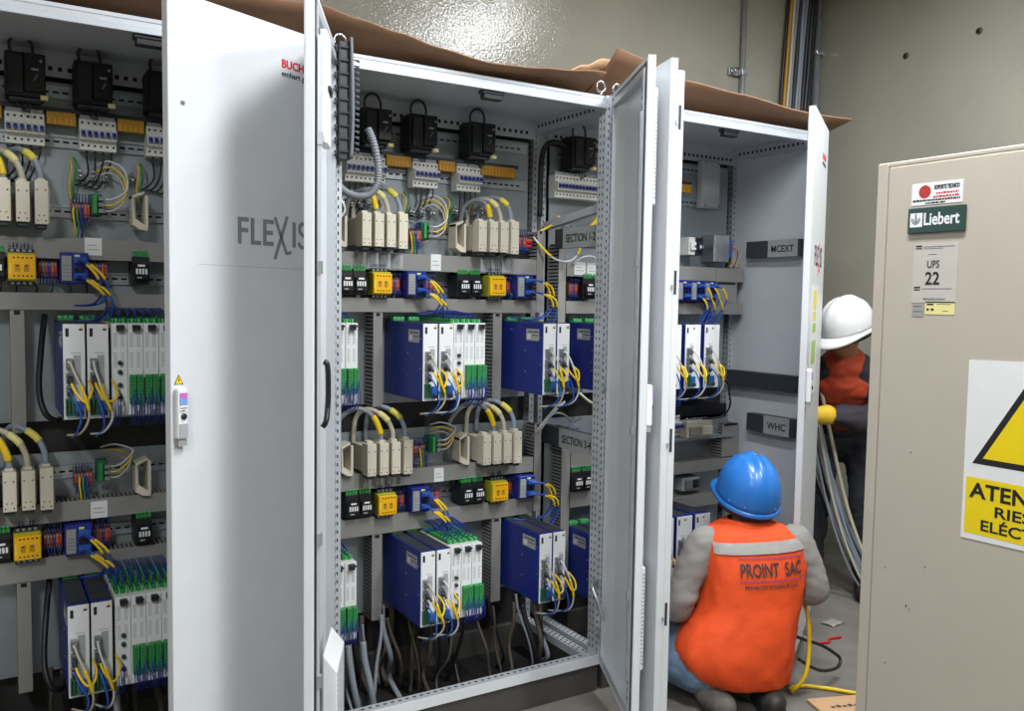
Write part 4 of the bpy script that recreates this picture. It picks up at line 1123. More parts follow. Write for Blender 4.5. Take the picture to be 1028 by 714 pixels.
t = thing('wall_anchor', 'second rusty anchor hole on the right wall, nearer the strapped cables', 'wall anchor', (FX1-.001, .02, 2.70))
MB().cyl((0, 0, 0), (-.004, 0, 0), .016, 'cable_brown', 12).cyl((-.0041, 0, 0), (-.006, 0, 0), .008, 'ink', 10).build('plug', t)
# pale cable bundle by the right cabinet
rr = random.Random(11)
for q in range(13):
    a = rr.uniform(-.04, .05); b = rr.uniform(-.05, .05); c = rr.uniform(-.05, .07)
    cc = ('cable_white', 'cable_bluegrey', 'cable_grey', 'cable_beige', 'cable_bluegrey')[q % 5]
    cable('hanging_cable', 'pale cable slanting to the floor between right cabinet and white-helmeted worker', [(2.27+a*.3,.40+b,2.06), (2.30+a*.4,.36+b,1.6), (2.37+a*.5,.31+b,1.2), (2.45+a,.27+b,.8), (2.56+a+c*.5,.22+b,.4), (2.70+a+c,.16+b,.10), (2.82+a+c*1.3,.10+b,.010), (3.0+c,.02+b,.010)], .0062 if q % 3 else .0085, cc, 'pale cables between the right cabinet and the standing worker', seg=7)

# ------------------------------------------------------------------ beige cabinet on the right
UX, UY, UZ = 1.04, -1.012, 1.75
t = thing('ups_cabinet', 'tall beige steel cabinet at the right edge with dark green nameplate and warning sign', 'cabinet', (UX, UY, 0))
MB().box(.02, -.90, .06, .82, -.001, UZ, 'ups').box(.0, -.030, .03, .02, .0, UZ, 'ups').box(.0, -.9, UZ-.012, .02, -.030, UZ, 'ups').build('body', t, .003)
MB().box(.05, -.86, .0005, .78, -.05, .0598, 'charcoal').build('plinth', t)
dr = MB().box(-.004, -.89, .05, .0195, -.0345, UZ-.0125, 'ups').build('door', t, .004, seg=2)
def uT(y, z, x=-.0046): return basis((x, y-UY, z), (0,-1,0), (0,0,1))
def ubox(y0, y1, z0, z1, m, d0=.0042, d1=.0052): return MB().box(-d1, y0-UY, z0, -d0, y1-UY, z1, m)
# company sticker
o = ubox(-1.113, -1.241, 1.637, 1.689, 'paper').build('company_sticker', dr)
mb = MB(); T = basis((-.0053, -1.147-UY, 1.668), (0,-1,0), (0,0,1))
mb.add([T @ V3((.0155*math.cos(a), .0155*math.sin(a), .0003)) for a in [2*math.pi*i/20 for i in range(20)]], [tuple(range(20))], 'red')
put_text(mb, 'SOPORTE TECNICO', .013, uT(-1.171, 1.672, -.0054), 'ink', bold=.0005, width=.062)
rs = random.Random(4)
def scribble(y0, y1, z, hh, col):
    y = y0
    while y > y1:
        w_ = rs.uniform(.003, .008); mb.box(-.0057, y-UY, z, -.00525, max(y-w_, y1)-UY, z+hh*rs.uniform(.75, 1), col); y -= w_+.0016
scribble(-1.176, -1.231, 1.6605, .0045, 'redflag'); scribble(-1.169, -1.233, 1.6525, .0045, 'redflag')
scribble(-1.117, -1.235, 1.6455, .005, 'ink'); scribble(-1.150, -1.20, 1.639, .004, 'ink')
mb.build('printing', o)
# nameplate
o = MB().box(-.013, -1.110-UY, 1.570, -.0042, -1.253-UY, 1.6305, 'signgreen').build('nameplate', dr, .002)
mb = MB(); put_text(mb, 'Liebert', .040, uT(-1.153, 1.589, -.0132), 'paper', bold=.0009, width=.088)
T = basis((-.0132, -1.117-UY, 1.585), (0,-1,0), (0,0,1))
mb.add([T @ V3(p) for p in ((0,0,.0002), (.032,0,.0002), (.032,.033,.0002), (0,.033,.0002))], [(0,1,2,3)], 'paper')
mb.build('lettering', o)
mb = MB()
c0 = (.015, .018)
for r_, lo_, hi in ((.0115, -200, 25), (.0072, -195, 20)):
    A = [R(lo_+(hi-lo_)*i/16) for i in range(17)]
    ring = [T @ V3((c0[0]+r_*math.cos(a), c0[1]+r_*math.sin(a), .0006)) for a in A]+[T @ V3((c0[0]+(r_-.0022)*math.cos(a), c0[1]+(r_-.0022)*math.sin(a), .0006)) for a in A]
    mb.add(ring, [(i, i+1, 18+i, 17+i) for i in range(16)], 'signgreen')
mb.add([T @ V3(p) for p in ((.0135, .014, .0007), (.0165, .014, .0007), (.0165, .031, .0007), (.0135, .031, .0007))], [(0,1,2,3)], 'signgreen')
mb.build('emblem', o)
# inventory sticker
o = ubox(-1.125, -1.237, 1.405, 1.546, 'stickerpale').build('inventory_sticker', dr)
mb = MB()
put_text(mb, 'UPS', .025, uT(-1.162, 1.488, -.0054), 'logo_dark', width=.030, bold=.0002)
put_text(mb, '22', .042, uT(-1.158, 1.449, -.0054), 'ink', width=.036, bold=.0006)
for (ya, yb, z, h, m_) in ((-1.130, -1.146, 1.538, .0035, 'ink'), (-1.130, -1.146, 1.533, .0025, 'ink'), (-1.150, -1.228, 1.537, .0014, 'grey'), (-1.150, -1.2, 1.533, .0012, 'grey'), (-1.163, -1.185, 1.519, .0012, 'grey'),
                     (-1.130, -1.146, 1.440, .0035, 'ink'), (-1.130, -1.146, 1.435, .0025, 'ink'), (-1.150, -1.225, 1.438, .0014, 'grey')):
    mb.box(-.0057, ya-UY, z, -.00525, yb-UY, z+h, m_)
scribble(-1.155, -1.21, 1.412, .005, 'grey')
mb.build('printing', o)
o = ubox(-1.127, -1.158, 1.372, 1.4035, 'stickergreyd').build('grey_sticker', dr)
MB().box(-.0057, -1.131-UY, 1.396, -.00525, -1.150-UY, 1.398, 'grey').box(-.0057, -1.131-UY, 1.384, -.00525, -1.154-UY, 1.3855, 'grey').build('printing', o)
o = ubox(-1.161, -1.234, 1.378, 1.408, 'pale_yellow').build('yellow_sticker', dr)
mb = MB().box(-.0057, -1.165-UY, 1.400, -.00525, -1.182-UY, 1.4035, 'ink').box(-.0057, -1.165-UY, 1.387, -.00525, -1.171-UY, 1.392, 'ink').box(-.0057, -1.176-UY, 1.387, -.00525, -1.183-UY, 1.392, 'ink').box(-.0057, -1.19-UY, 1.402, -.00525, -1.225-UY, 1.4032, 'grey').box(-.0057, -1.205-UY, 1.386, -.00525, -1.219-UY, 1.3872, 'grey')
mb.build('printing', o)
# warning sign
o = MB().poly([(-.0058, y-UY, z) for y, z in ((-1.276, 1.277), (-1.276, .868), (-1.576, .874), (-1.576, 1.285))], (.0014, 0, 0), 'paper').build('warning_sign', dr, label='white and yellow electrical hazard sign')
def tri(h, d, m, mb):
    cy, cz = -1.427, 1.043
    mb.poly([(-d, cy+h-UY, cz+(.1320-h)*.58), (-d, cy-h-UY, cz+(.1320-h)*.58), (-d, cy-UY, cz+(.1320-h)*.58+h*1.70)], (.0003, 0, 0), m)
mb = MB(); tri(.1320, .0062, 'ink', mb); tri(.1080, .0066, 'signyellow', mb)
mb.poly([(-.0070, y-UY, z) for y, z in ((-1.420, 1.205), (-1.408, 1.150), (-1.425, 1.150), (-1.418, 1.105), (-1.410, 1.105), (-1.425, 1.070), (-1.442, 1.105), (-1.434, 1.105), (-1.446, 1.165), (-1.428, 1.165), (-1.436, 1.205))], (.0003, 0, 0), 'ink')
mb.build('hazard_triangle', o)
MB().box(-.0062, -1.283-UY, .882, -.0059, -1.568-UY, 1.011, 'signyellow').build('yellow_panel', o)
mb = MB()
put_text(mb, 'ATENCIÓN', .048, uT(-1.292, .966, -.0063), 'ink', bold=.0012, width=.265)
put_text(mb, 'RIESGO', .034, uT(-1.352, .930, -.0063), 'ink', bold=.0006, width=.15)
put_text(mb, 'ELÉCTRICO', .034, uT(-1.322, .894, -.0063), 'ink', bold=.0006, width=.215)
mb.build('lettering', o)
mb = MB()
for (y, z, r_) in ((-1.145, .66, .003), (-1.19, .77, .002), (-1.085, .74, .002), (-1.155, .655, .002), (-1.095, .50, .002), (-1.14, 1.04, .002)):
    mb.box(-.0046, y-UY, z, -.00405, y-r_-UY, z+r_*2.2, 'logo_dark')
mb.build('paint_chip', dr)

# ------------------------------------------------------------------ floor clutter by the worker
cable('extension_cord', 'yellow cable running down and across the floor to the right of the worker', [(1.645,-.335,.33), (1.632,-.375,.27), (1.618,-.395,.17), (1.590,-.405,.08), (1.565,-.375,.02), (1.60,-.340,.009), (1.658,-.359,.008), (1.718,-.421,.008), (1.80,-.52,.008), (2.0,-.66,.008)], .0075, 'yellowcable')
cable('black_cable', 'black cable looping on the floor right of the worker', [(1.60,-.335,.20), (1.66,-.345,.175), (1.739,-.354,.142), (1.80,-.358,.105), (1.835,-.362,.075), (1.80,-.378,.055), (1.70,-.395,.07), (1.625,-.400,.103), (1.59,-.37,.13)], .006, 'cable_black')
cable('red_cord', 'short piece of red cord lying on the floor', [(2.02,-.10,.006), (2.08,-.12,.006), (2.11,-.10,.006), (2.17,-.11,.006)], .005, 'redflag')
t = thing('cardboard_box', 'flattened cardboard box with printed marks on the floor behind the worker', 'box', (1.50, -.62, 0), None, R(-20))
MB().box(0, 0, .0005, .27, .20, .012, 'kraft_light').poly([(.27, .0, .0125), (.34, .07, .0125), (.27, .2, .0125)], (0, 0, .003), 'kraft_light').build('panel', t, .002)
mb2 = MB()
for i in range(7): mb2.box(.05+.022*i, .12, .0122, .066+.022*i, .137 if i % 2 else .131, .0127, 'cable_brown')
mb2.build('printed_marks', t)
for q, (x, y, rz_, l_, m_) in enumerate(((1.98, .05, 20, .10, 'paper'), (2.18, .20, -30, .14, 'kraft_light'), (2.02, -.02, 60, .07, 'stickergrey'), (2.28, .02, 10, .09, 'stickergreyd'))):
    t = thing('scrap', ('white paper scrap', 'pale cardboard scrap', 'small grey scrap', 'dull grey scrap')[q]+' on the dusty floor near the pale cables', 'scrap', (x, y, 0), None, R(rz_))
    mb = MB(); mb.grid(lambda u, v: (l_*(u-.5), l_*.7*(v-.5), .004+.006*math.sin(5*u+3*v)**2), 6, 5, m_); o = mb.build('piece', t)
    sd = o.modifiers.new('thickness', 'SOLIDIFY'); sd.thickness = .002

# ------------------------------------------------------------------ people
from mathutils import noise
def rcr(vals, n):
    """catmull resample of points with radii: vals = [(x,y,z, ra, rb)]"""
    out = []
    L = len(vals)
    for i in range(L-1):
        p0 = vals[max(i-1, 0)]; p1 = vals[i]; p2 = vals[i+1]; p3 = vals[min(i+2, L-1)]
        for k in range(n):
            t = k/n
            out.append([.5*((2*b)+(c-a)*t+(2*a-5*b+4*c-d)*t*t+(3*b-a-3*c+d)*t**3) for a, b, c, d in zip(p0, p1, p2, p3)])
    out.append(list(vals[-1]))
    return out
def limb(mb, vals, m, ref=None, seg=18, n=6, caps=True):
    """vals: (x,y,z,r) or (x,y,z,ra,rb); ra lies along ref"""
    vals = [v if len(v) == 5 else (*v, v[3]) for v in vals]
    q = rcr(vals, n)
    mb.ring([v[:3] for v in q], [(max(v[3], .002), max(v[4], .002)) for v in q], m, seg, True, None, ref)
    if caps:
        for v in (vals[0], vals[-1]):
            r = min(v[3], v[4]); mb.ball(v[:3], r*.99, m, nu=14, nv=8)
def skin_mesh(mb, name, parent, m, voxel, smooth=4, wrinkle=0, **pr):
    """one continuous surface out of overlapping tapered limbs"""
    o = mb.build('blend')
    r = o.modifiers.new('r', 'REMESH'); r.mode = 'VOXEL'; r.voxel_size = voxel; r.use_smooth_shade = True
    s = o.modifiers.new('s', 'SMOOTH'); s.factor = .5; s.iterations = smooth
    bpy.context.view_layer.update()
    me = bpy.data.meshes.new_from_object(o.evaluated_get(bpy.context.evaluated_depsgraph_get()))
    old = o.data; bpy.data.objects.remove(o); bpy.data.meshes.remove(old)
    if wrinkle:
        nn = [v.normal.copy() for v in me.vertices]
        for v, n_ in zip(me.vertices, nn):
            q_ = v.co*8; w_ = noise.noise(q_)*.6+(abs(noise.noise(V3((q_.x*1.3, q_.y*1.3, q_.z*2.6))+V3((4,2,9))))-.25)*1.5
            v.co += n_*wrinkle*w_
        me.update()
    me.name = name; me.materials.clear(); me.materials.append(M[m])
    for p in me.polygons: p.use_smooth = True; p.material_index = 0
    q = bpy.data.objects.new(name, me); COL.objects.link(q); q.parent = parent
    for k, v in pr.items(): q[k] = v
    return q
def hand(mb, wrist, d, nrm, side, m, k=1., curl=1.):
    """palm + five separate bent fingers. d: towards the fingers, nrm: out of the palm (fingers bend that way), side: +1/-1 thumb side along d x nrm"""
    d = V3(d).normalized(); nrm = V3(nrm); nrm = (nrm-d*nrm.dot(d)).normalized(); s = d.cross(nrm)*side
    w = V3(wrist)
    pal = [(w+d*t, a, b) for t, a, b in ((-.02, .024, .020), (.02, .030, .017), (.055, .039, .015), (.085, .039, .013))]
    limb(mb, [(*p, a*k, b*k) for p, a, b in pal], m, ref=tuple(s), n=4, seg=14)
    for i, (off, L) in enumerate(((.028, .072), (.0095, .080), (-.0095, .075), (-.0275, .058))):
        p = w+d*.085*k+s*off*k; dirn = d+s*(off*2.2); dirn.normalize(); pts = [(*(p-dirn*.02), .0092*k)]
        ang = .25*curl
        for seg_, f in enumerate((.45, .32, .23)):
            v = dirn*math.cos(ang)+nrm*math.sin(ang); p = p+v*L*f*k; ang += .55*curl
            pts.append((*p, (.0090, .0082, .0072)[seg_]*k))
        limb(mb, pts, m, n=3, seg=10)
    p = w+d*.02*k+s*.026*k; pts = [(*p, .0125*k)]
    for v, L, r in ((s*.75+d*.6+nrm*.25, .036, .0115), (s*.35+d*.85+nrm*.45, .030, .0102), (s*.1+d*.9+nrm*.5, .022, .0085)):
        p = p+v.normalized()*L*k; pts.append((*p, r*k))
    limb(mb, pts, m, n=3, seg=10)
def head(mb, c, f, up, m):
    """skull, jaw, nose, lips, brow, ears; f = where the face looks"""
    f = V3(f).normalized(); up = V3(up); up = (up-f*up.dot(f)).normalized(); r = f.cross(up); c = V3(c)
    B = Matrix((r, f, up)).transposed().to_4x4(); B.translation = c
    def e(p, q, **k): mb.ball((0,0,0), (1,1,1), m, T=B @ Matrix.Translation(p) @ Matrix.Diagonal((*q, 1)), **k)
    e((0, -.012, .030), (.074, .092, .084)); e((0, .022, -.030), (.060, .066, .075)); e((0, .050, -.078), (.034, .030, .026))
    e((0, .083, .018), (.052, .014, .012)); e((0, .098, -.012), (.011, .018, .024)); e((0, .107, -.024), (.014, .011, .009))
    e((0, .086, -.050), (.023, .011, .005)); e((0, .085, -.058), (.021, .011, .006))
    for s in (-1, 1):
        e((s*.076, -.008, -.008), (.009, .019, .031)); e((s*.046, .060, -.030), (.018, .016, .018))
    return B
def eyes(par, B):
    for s in (-1, 1):
        mb = MB(); mb.ball((0,0,0), (.0115,)*3, 'eye', T=B @ Matrix.Translation((s*.030, .0815, .004)))
        mb.ball((0,0,0), (.0055, .002, .0055), 'ink', T=B @ Matrix.Translation((s*.030, .0925, .004)))
        mb.build('eye', par)
def helmet(par, c, f, up, m, rx=.118, ry=.142, hz=.150, peak=.045, name='hard_hat', band=None):
    f = V3(f).normalized(); up = V3(up); up = (up-f*up.dot(f)).normalized(); r = f.cross(up)
    B = Matrix((r, f, up)).transposed().to_4x4(); B.translation = V3(c)
    def dome(u, v, o=0.):
        th = 2*math.pi*u; ph = v*math.pi/2                    # v=0 top
        sx, sy = math.cos(th), math.sin(th)
        k = math.sin(ph)**.92; x = rx*k*sx; y = ry*k*sy; z = hz*math.cos(ph)**.86
        b = 1.
        if v < .93:
            fade = max(0, 1-v**3)
            b += fade*(.055*math.exp(-(x/.013)**2)+.032*math.exp(-((abs(x)-.044)/.009)**2)-.02*math.exp(-((abs(x)-.024)/.007)**2))
        return V3((x*(1+o), y*(1+o), z*b*(1+o)))
    mb = MB(); n = 56
    mb.grid(lambda u, v: dome(u, v), n, 22, m, T=B)
    def brim(u, v):
        th = 2*math.pi*u; sx, sy = math.cos(th), math.sin(th)
        ext = .006+(peak*max(0, sy)**2.2)
        if v < .5: k = v*2; return V3((rx*sx+(ext*sx*k), ry*sy+(ext*sy*k), -.006*k-.018*max(0, sy)**2*k))
        k = (v-.5)*2; return V3(((rx+ext)*sx*(1-.0*k), (ry+ext)*sy, -.006-.018*max(0, sy)**2-.008*k))
    mb.grid(brim, n, 7, m, T=B)
    o = mb.build(name, par); sd = o.modifiers.new('thickness', 'SOLIDIFY'); sd.thickness = .0028; sd.offset = -1
    # rivets and slots along the rim
    k = MB()
    for a in (-150, -120, -60, -30, 20, 160):
        x, y = math.cos(R(a)), math.sin(R(a))
        k.ball((0,0,0), (.006, .006, .006), m, T=B @ Matrix.Translation((rx*x*1.0, ry*y*1.0, .014)))
    k.build('rivet', o)
    k = MB(); k.grid(lambda u, v: V3(((rx-.012)*math.cos(2*math.pi*u), (ry-.012)*math.sin(2*math.pi*u), -.004-.034*v)), 40, 3, band or 'charcoal', T=B)
    q = k.build('headband', o); sd = q.modifiers.new('thickness', 'SOLIDIFY'); sd.thickness = .003
    return B
def shell(par, name, rings, m, power=2.6, nu=72, nv=44, wr=.0, closed_top=False, seed=1, th=.004):
    """open garment tube through horizontal rings (cx,cy,z,rx,ry)"""
    q = rcr(rings, 14); rng = random.Random(seed); ph = [rng.uniform(0, 6.28) for _ in range(6)]
    def f(u, v):
        i = v*(len(q)-1); a = int(min(i, len(q)-2)); t = i-a
        cx, cy, z, rx, ry = [q[a][k]*(1-t)+q[a+1][k]*t for k in range(5)]
        g = 2*math.pi*u; c, s = math.cos(g), math.sin(g); e = 2/power
        pv = V3((c*2.2, s*2.2, z*9+c*2.5)); fold = noise.noise(pv)*.55+(abs(noise.noise(pv*1.9+V3((3,1,7))))-.25)*.9
        rg = (1-abs(noise.noise(V3((c*1.7+z*3.1, s*1.7, z*6-c*3))*1.5)))**9-.35
        w = 1+(wr*fold+.034*rg)*(1-.72*v)
        return V3((cx+rx*w*math.copysign(abs(c)**e, c), cy+ry*w*math.copysign(abs(s)**e, s), z))
    mb = MB(); mb.grid(f, nu, nv, m); o = mb.build(name, par)
    sd = o.modifiers.new('thickness', 'SOLIDIFY'); sd.thickness = th; sd.offset = -1
    return o, f
def drape(o, par, name, pts_faces, d, off, m, label=None):
    """lay flat artwork (local 3D points) onto garment o along direction d"""
    vs, fs = pts_faces
    bv = BVHTree.FromPolygons([v.co.copy() for v in o.data.vertices], [tuple(p.vertices) for p in o.data.polygons])
    d = V3(d).normalized(); out = []
    for p in vs:
        hit, nr, _, _ = bv.ray_cast(V3(p)-d*.6, d)
        out.append((hit-d*off) if hit else V3(p))
    mb = MB().add(out, fs, m, False); q = mb.build(name, par)
    if label: q['label'] = label
    return q
def strip(a, b, h, n=40, k=3):
    a, b = V3(a), V3(b); vs = []; fs = []
    for j in range(k+1):
        for i in range(n+1):
            p = a.lerp(b, i/n)+V3((0,0,h*j/k)); vs.append(p)
    for j in range(k):
        for i in range(n):
            q = j*(n+1)+i; fs.append((q, q+1, q+n+2, q+n+1))
    return vs, fs
def flat_text(body, size, T, width, bold):
    """lettering as a flat sheet, cut fine enough to follow cloth"""
    vs, fs = text_vf(body, size, depth=0, bold=bold)
    xs = [v[0] for v in vs]; x0 = min(xs); sc = width/(max(xs)-x0)
    bm = bmesh.new(); bv = [bm.verts.new(((v[0]-x0)*sc, v[1], 0)) for v in vs]
    for f in fs:
        try: bm.faces.new([bv[i] for i in f])
        except ValueError: pass
    bmesh.ops.remove_doubles(bm, verts=bm.verts, dist=1e-6)
    bmesh.ops.triangulate(bm, faces=bm.faces)
    for _ in range(2):
        long = [e for e in bm.edges if e.calc_length() > .012]
        if long: bmesh.ops.subdivide_edges(bm, edges=long, cuts=1); bmesh.ops.triangulate(bm, faces=bm.faces)
    bm.verts.index_update()
    r = [T @ v.co for v in bm.verts], [tuple(v.index for v in f.verts) for f in bm.faces]
    bm.free(); return r

# ---- the crouching worker, back towards us (x right, y towards the cabinet, z up)
w1 = thing('person', 'crouching person in blue hard hat and orange vest, back to us', 'person', (1.40, -.30, 0), None, R(-25))
N = (.016, .07, .585); HC = (.026, .118, .722)
SL, SR = (-.142, .05, .545), (.182, .035, .55)
EL, ER = (-.240, .045, .315), (.240, .005, .38)
WL, WR = (-.165, .265, .365), (.085, .235, .415)
HL, HR = (-.14, .0, .175), (.02, .0, .175)
KL, KR = (-.285, .26, .105), (.07, .345, .30)
AL, AR = (-.155, -.05, .085), (.045, -.035, .085)
up = lambda p, z: (p[0], p[1], p[2]+z)
mb = MB(); B1 = head(mb, HC, (0, .98, -.05), (0, .05, 1), 'skin')
limb(mb, [(*N, .056), (.018, .085, .63, .050), (.022, .10, .67, .050)], 'skin')
limb(mb, [(-.055, .0, .20, .12, .085), (-.04, .01, .34, .115, .08), (-.01, .035, .47, .13, .085), (.005, .055, .56, .12, .07), (*N, .05, .05)], 'skin', ref=(1,0,0))
for (s, e, w_) in ((SL, EL, WL), (SR, ER, WR)): limb(mb, [(*s, .048), (*e, .036), (*w_, .026)], 'skin')
for (h, k, a) in ((HL, KL, AL), (HR, KR, AR)): limb(mb, [(*h, .07), (*k, .048), (*a, .035)], 'skin')
hand(mb, WL, (.25, .9, .1), (.9, -.25, .0), 1, 'skin', .95)
hand(mb, WR, (-.15, .9, .2), (-.9, -.2, .0), -1, 'skin', .95)
body = skin_mesh(mb, 'body', w1, 'skin', .007, 3)
eyes(body, B1)
mb = MB(); mb.ball((0,0,0), (.081, .098, .080), 'hair', T=B1 @ Matrix.Translation((0, -.016, .020)))
mb.ball((0,0,0), (.066, .05, .05), 'hair', T=B1 @ Matrix.Translation((0, -.052, -.035))); mb.build('hair', w1)
mb = MB()
limb(mb, [(-.03, .0, .22, .15, .11), (.0, .01, .36, .145, .105), (.015, .04, .47, .160, .105), (.02, .055, .535, .160, .085), (.016, .068, .588, .075, .062)], 'shirt', ref=(1,0,0))
for (s, e, w_) in ((SL, EL, WL), (SR, ER, WR)):
    s0 = V3(s); mid = s0.lerp(V3(e), .5)
    out = -.012 if s[0] < 0 else .012
    limb(mb, [(*s, .066), (mid.x+out, mid.y-.005, mid.z, .059), (*e, .053), (*V3(e).lerp(V3(w_), .5), .048), (*V3(e).lerp(V3(w_), .93), .041)], 'shirt')
shirt = skin_mesh(mb, 'shirt', w1, 'shirt', .008, 3, wrinkle=.006)
mb = MB()
limb(mb, [(-.05, -.0, .16, .150, .115), (-.04, .0, .26, .135, .105)], 'jeans', ref=(1,0,0))
limb(mb, [(*HL, .088), (-.225, .14, .15, .092), (*KL, .076)], 'jeans'); limb(mb, [(*KL, .074), (-.22, .10, .085, .066), (*AL, .056)], 'jeans')
limb(mb, [(*HR, .088), (.05, .19, .25, .088), (*KR, .074)], 'jeans'); limb(mb, [(*KR, .074), (.06, .15, .185, .066), (*AR, .056)], 'jeans')
limb(mb, [(-.235, .02, .125, .075), (-.20, -.045, .11, .062)], 'jeans')
skin_mesh(mb, 'jeans', w1, 'jeans', .008, 3, wrinkle=.007)
for (a, toe, m_) in ((AL, (-.125, -.155, .040), 'boot_grey'), (AR, (.045, -.155, .045), 'boot')):
    mb = MB()
    limb(mb, [(a[0], a[1]+.01, a[2]+.015, .050), (a[0], a[1]-.02, a[2]-.028, .052, .046), ((a[0]+toe[0])/2, (a[1]+toe[1])/2, .048, .048, .044), (*toe, .046, .038)], m_, ref=(1,0,0))
    o = skin_mesh(mb, 'boot', w1, m_, .007, 4)
    k = MB(); limb(k, [(a[0], a[1]-.02, a[2]-.056, .050, .018), ((a[0]+toe[0])/2, (a[1]+toe[1])/2, .022, .049, .018), (toe[0], toe[1]-.004, .020, .046, .017)], 'boot', ref=(1,0,0))
    skin_mesh(k, 'sole', o, 'ink', .006, 2)
vest, vf = shell(w1, 'safety_vest', [(-.020, -.005, .086, .160, .140), (-.046, .0, .125, .194, .156), (-.050, .002, .185, .207, .160), (-.022, .006, .27, .192, .150), (.012, .012, .35, .176, .132), (.026, .028, .45, .184, .128), (.030, .045, .525, .191, .118), (.029, .053, .565, .189, .104), (.022, .060, .592, .160, .092), (.018, .068, .615, .105, .074), (.016, .072, .630, .068, .062)], 'vest', 2.5, wr=.075)
drape(vest, vest, 'reflective_tape', strip((-.138, -.3, .532), (.188, -.3, .545), .036), (0, 1, 0), .0058, 'tape', 'silver reflective band')
T1 = basis((-.062, -.3, .466), (1,0,.03), (0,0,1))
T2 = basis((-.050, -.3, .4275), (1,0,.03), (0,0,1))
drape(vest, vest, 'lettering', flat_text('PROINT  SAC', .060, T1, .225, .0011), (0, 1, 0), .0062, 'logo_dark', 'dark lettering on the back of the vest')
drape(vest, vest, 'lettering', flat_text('PROYECTOS INTEGRALES S.A.C.', .017, T2, .195, .0004), (0, 1, 0), .0062, 'logo_dark')
mat('line_violet', '#8c3a78', .6, var=0)
for za, zb in ((.522, .5285), (.450, .4565)):
    drape(vest, vest, 'printed_line', strip((-.066, -.3, za), (.172, -.3, zb), .0035, 30, 1), (0, 1, 0), .0062, 'line_violet')
helmet(w1, (.032, .112, .700), (0, 1, .30), (.06, -.30, 1), 'helmet_blue', .109, .134, .154)

# ---- the bending worker in the white helmet, half hidden by the beige cabinet
fa = math.atan2(-.6, -.8)
w2 = thing('person', 'bending person in white hard hat and yellow gloves behind the beige cabinet', 'person', (2.66, .30, 0), None, fa-math.pi/2)
HC2 = (.0, .335, 1.285); N2 = (.0, .22, 1.165)
f2 = V3((.55, .62, -.50)); u2 = V3((.28, .42, .86))
mb = MB(); B2 = head(mb, HC2, f2, u2, 'skin')
limb(mb, [(*N2, .058), (.0, .275, 1.225, .052), (0, .30, 1.25, .052)], 'skin')
limb(mb, [(0, -.10, .80, .13, .10), (0, .02, .95, .125, .095), (0, .15, 1.08, .14, .095), (*N2, .06, .055)], 'skin', ref=(1,0,0))
S2 = ((-.20, .17, 1.10), (.20, .17, 1.10)); E2 = ((-.15, .25, .90), (.27, .16, .86)); W2 = ((.115, .41, .905), (.33, .30, .74))
for s, e, w_ in zip(S2, E2, W2): limb(mb, [(*s, .050), (*e, .038), (*w_, .028)], 'skin')
LEG = (((-.10, -.10, .80), (-.12, .03, .44), (-.13, -.02, .09)), ((.10, -.10, .80), (.12, .06, .44), (.13, .05, .09)))
for h, k, a in LEG: limb(mb, [(*h, .08), (*k, .052), (*a, .038)], 'skin')
hand(mb, W2[0], (.85, .5, -.05), (.3, -.3, -.9), 1, 'skin', .95); hand(mb, W2[1], (-.3, .7, -.5), (-.9, .0, -.2), -1, 'skin', .95)
body = skin_mesh(mb, 'body', w2, 'skin', .008, 3)
eyes(body, B2)
mb = MB(); mb.ball((0,0,0), (.081, .096, .080), 'hair', T=B2 @ Matrix.Translation((0, -.018, .022))); mb.build('hair', w2)
mb = MB()
limb(mb, [(0, -.10, .80, .165, .125), (0, .02, .95, .165, .125), (0, .15, 1.07, .185, .120), (0, .205, 1.14, .12, .085), (*N2, .075, .07)], 'navy', ref=(1,0,0))
for s, e, w_ in zip(S2, E2, W2):
    limb(mb, [(*s, .080), (*V3(s).lerp(V3(e), .5), .070), (*e, .062), (*V3(e).lerp(V3(w_), .5), .054), (*V3(e).lerp(V3(w_), .72), .043)], 'navy')
skin_mesh(mb, 'jacket', w2, 'navy', .010, 3, wrinkle=.012)
mb = MB(); 
limb(mb, [(0, -.105, .84, .165, .137), (0, .02, .95, .168, .140), (0, .15, 1.07, .165, .137), (0, .20, 1.125, .115, .100)], 'vest_shaded', ref=(1,0,0))
skin_mesh(mb, 'safety_vest', w2, 'vest_shaded', .010, 3, wrinkle=.012)
mb = MB()
limb(mb, [(0, -.11, .86, .16, .125), (0, -.10, .74, .16, .125)], 'trouser_dark', ref=(1,0,0))
for h, k, a in LEG: limb(mb, [(*h, .10), (*V3(h).lerp(V3(k), .5), .092), (*k, .075), (*V3(k).lerp(V3(a), .5), .070), (a[0], a[1], .11, .064)], 'trouser_dark')
skin_mesh(mb, 'trousers', w2, 'trouser_dark', .010, 3, wrinkle=.012)
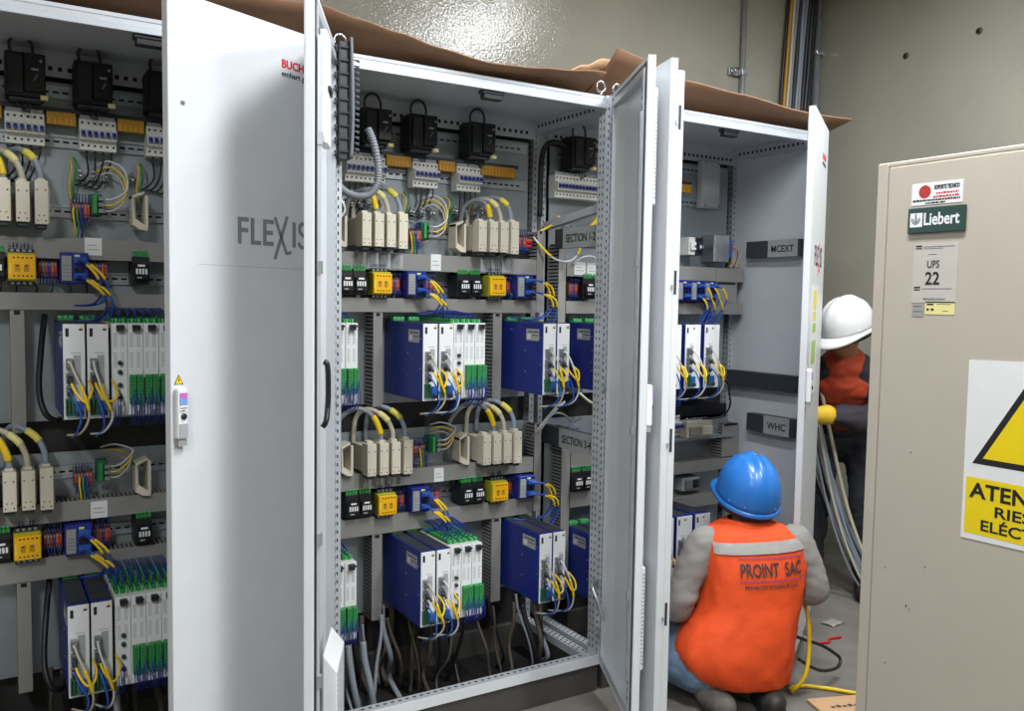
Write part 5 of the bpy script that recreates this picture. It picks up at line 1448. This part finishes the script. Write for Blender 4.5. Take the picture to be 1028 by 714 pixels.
for h, k, a in LEG:
    mb = MB(); limb(mb, [(a[0], a[1]-.03, .085, .050), (a[0], a[1]-.01, .050, .052, .048), (a[0], a[1]+.10, .046, .050, .042), (a[0], a[1]+.16, .038, .044, .034)], 'boot', ref=(1,0,0))
    skin_mesh(mb, 'boot', w2, 'boot', .008, 3)
for w_, d_, n_, s_ in ((W2[0], (.85, .5, -.05), (.3, -.3, -.9), 1), (W2[1], (-.3, .7, -.5), (-.9, .0, -.2), -1)):
    mb = MB(); hand(mb, w_, d_, n_, s_, 'glove', 1.16)
    wv = V3(w_); dv = V3(d_).normalized(); limb(mb, [(*(wv-dv*.06), .046), (*(wv-dv*.02), .040), (*(wv+dv*.03), .034)], 'glove', n=3)
    skin_mesh(mb, 'glove', w2, 'glove', .006, 2, label='yellow work glove')
helmet(w2, V3(HC2)+u2.normalized()*.005+f2.normalized()*-.01, f2+u2*.18, u2, 'helmet_white', .108, .132, .138, .045, band='ink')
# camera
cam = bpy.data.cameras.new('camera'); co = bpy.data.objects.new('camera', cam); COL.objects.link(co)
yaw, pit, rol = .5498, -.06438, .01614
Fw = V3((math.sin(yaw)*math.cos(pit), math.cos(yaw)*math.cos(pit), math.sin(pit)))
Rt = V3((math.cos(yaw), -math.sin(yaw), 0)); Up = Rt.cross(Fw)
R2 = Rt*math.cos(rol)+Up*math.sin(rol); U2 = -Rt*math.sin(rol)+Up*math.cos(rol)
mm = Matrix((R2, U2, -Fw)).transposed().to_4x4(); mm.translation = V3((-.88342, -2.41264, 1.39695))
co.matrix_world = mm
cam.sensor_width = 36; cam.sensor_fit = 'HORIZONTAL'; cam.lens = 870.81/1028*36
cam.clip_start = .02
S.camera = co
w = bpy.data.worlds.new('world'); S.world = w; w.use_nodes = True
w.node_tree.nodes['Background'].inputs[0].default_value = (.8, .85, 1, 1); w.node_tree.nodes['Background'].inputs[1].default_value = .3
S.view_settings.view_transform = 'Standard'; S.view_settings.look = 'None'; S.view_settings.gamma = 1
S.view_settings.use_curve_mapping = False
S.view_settings.exposure = .1
S.cycles.use_denoising = True
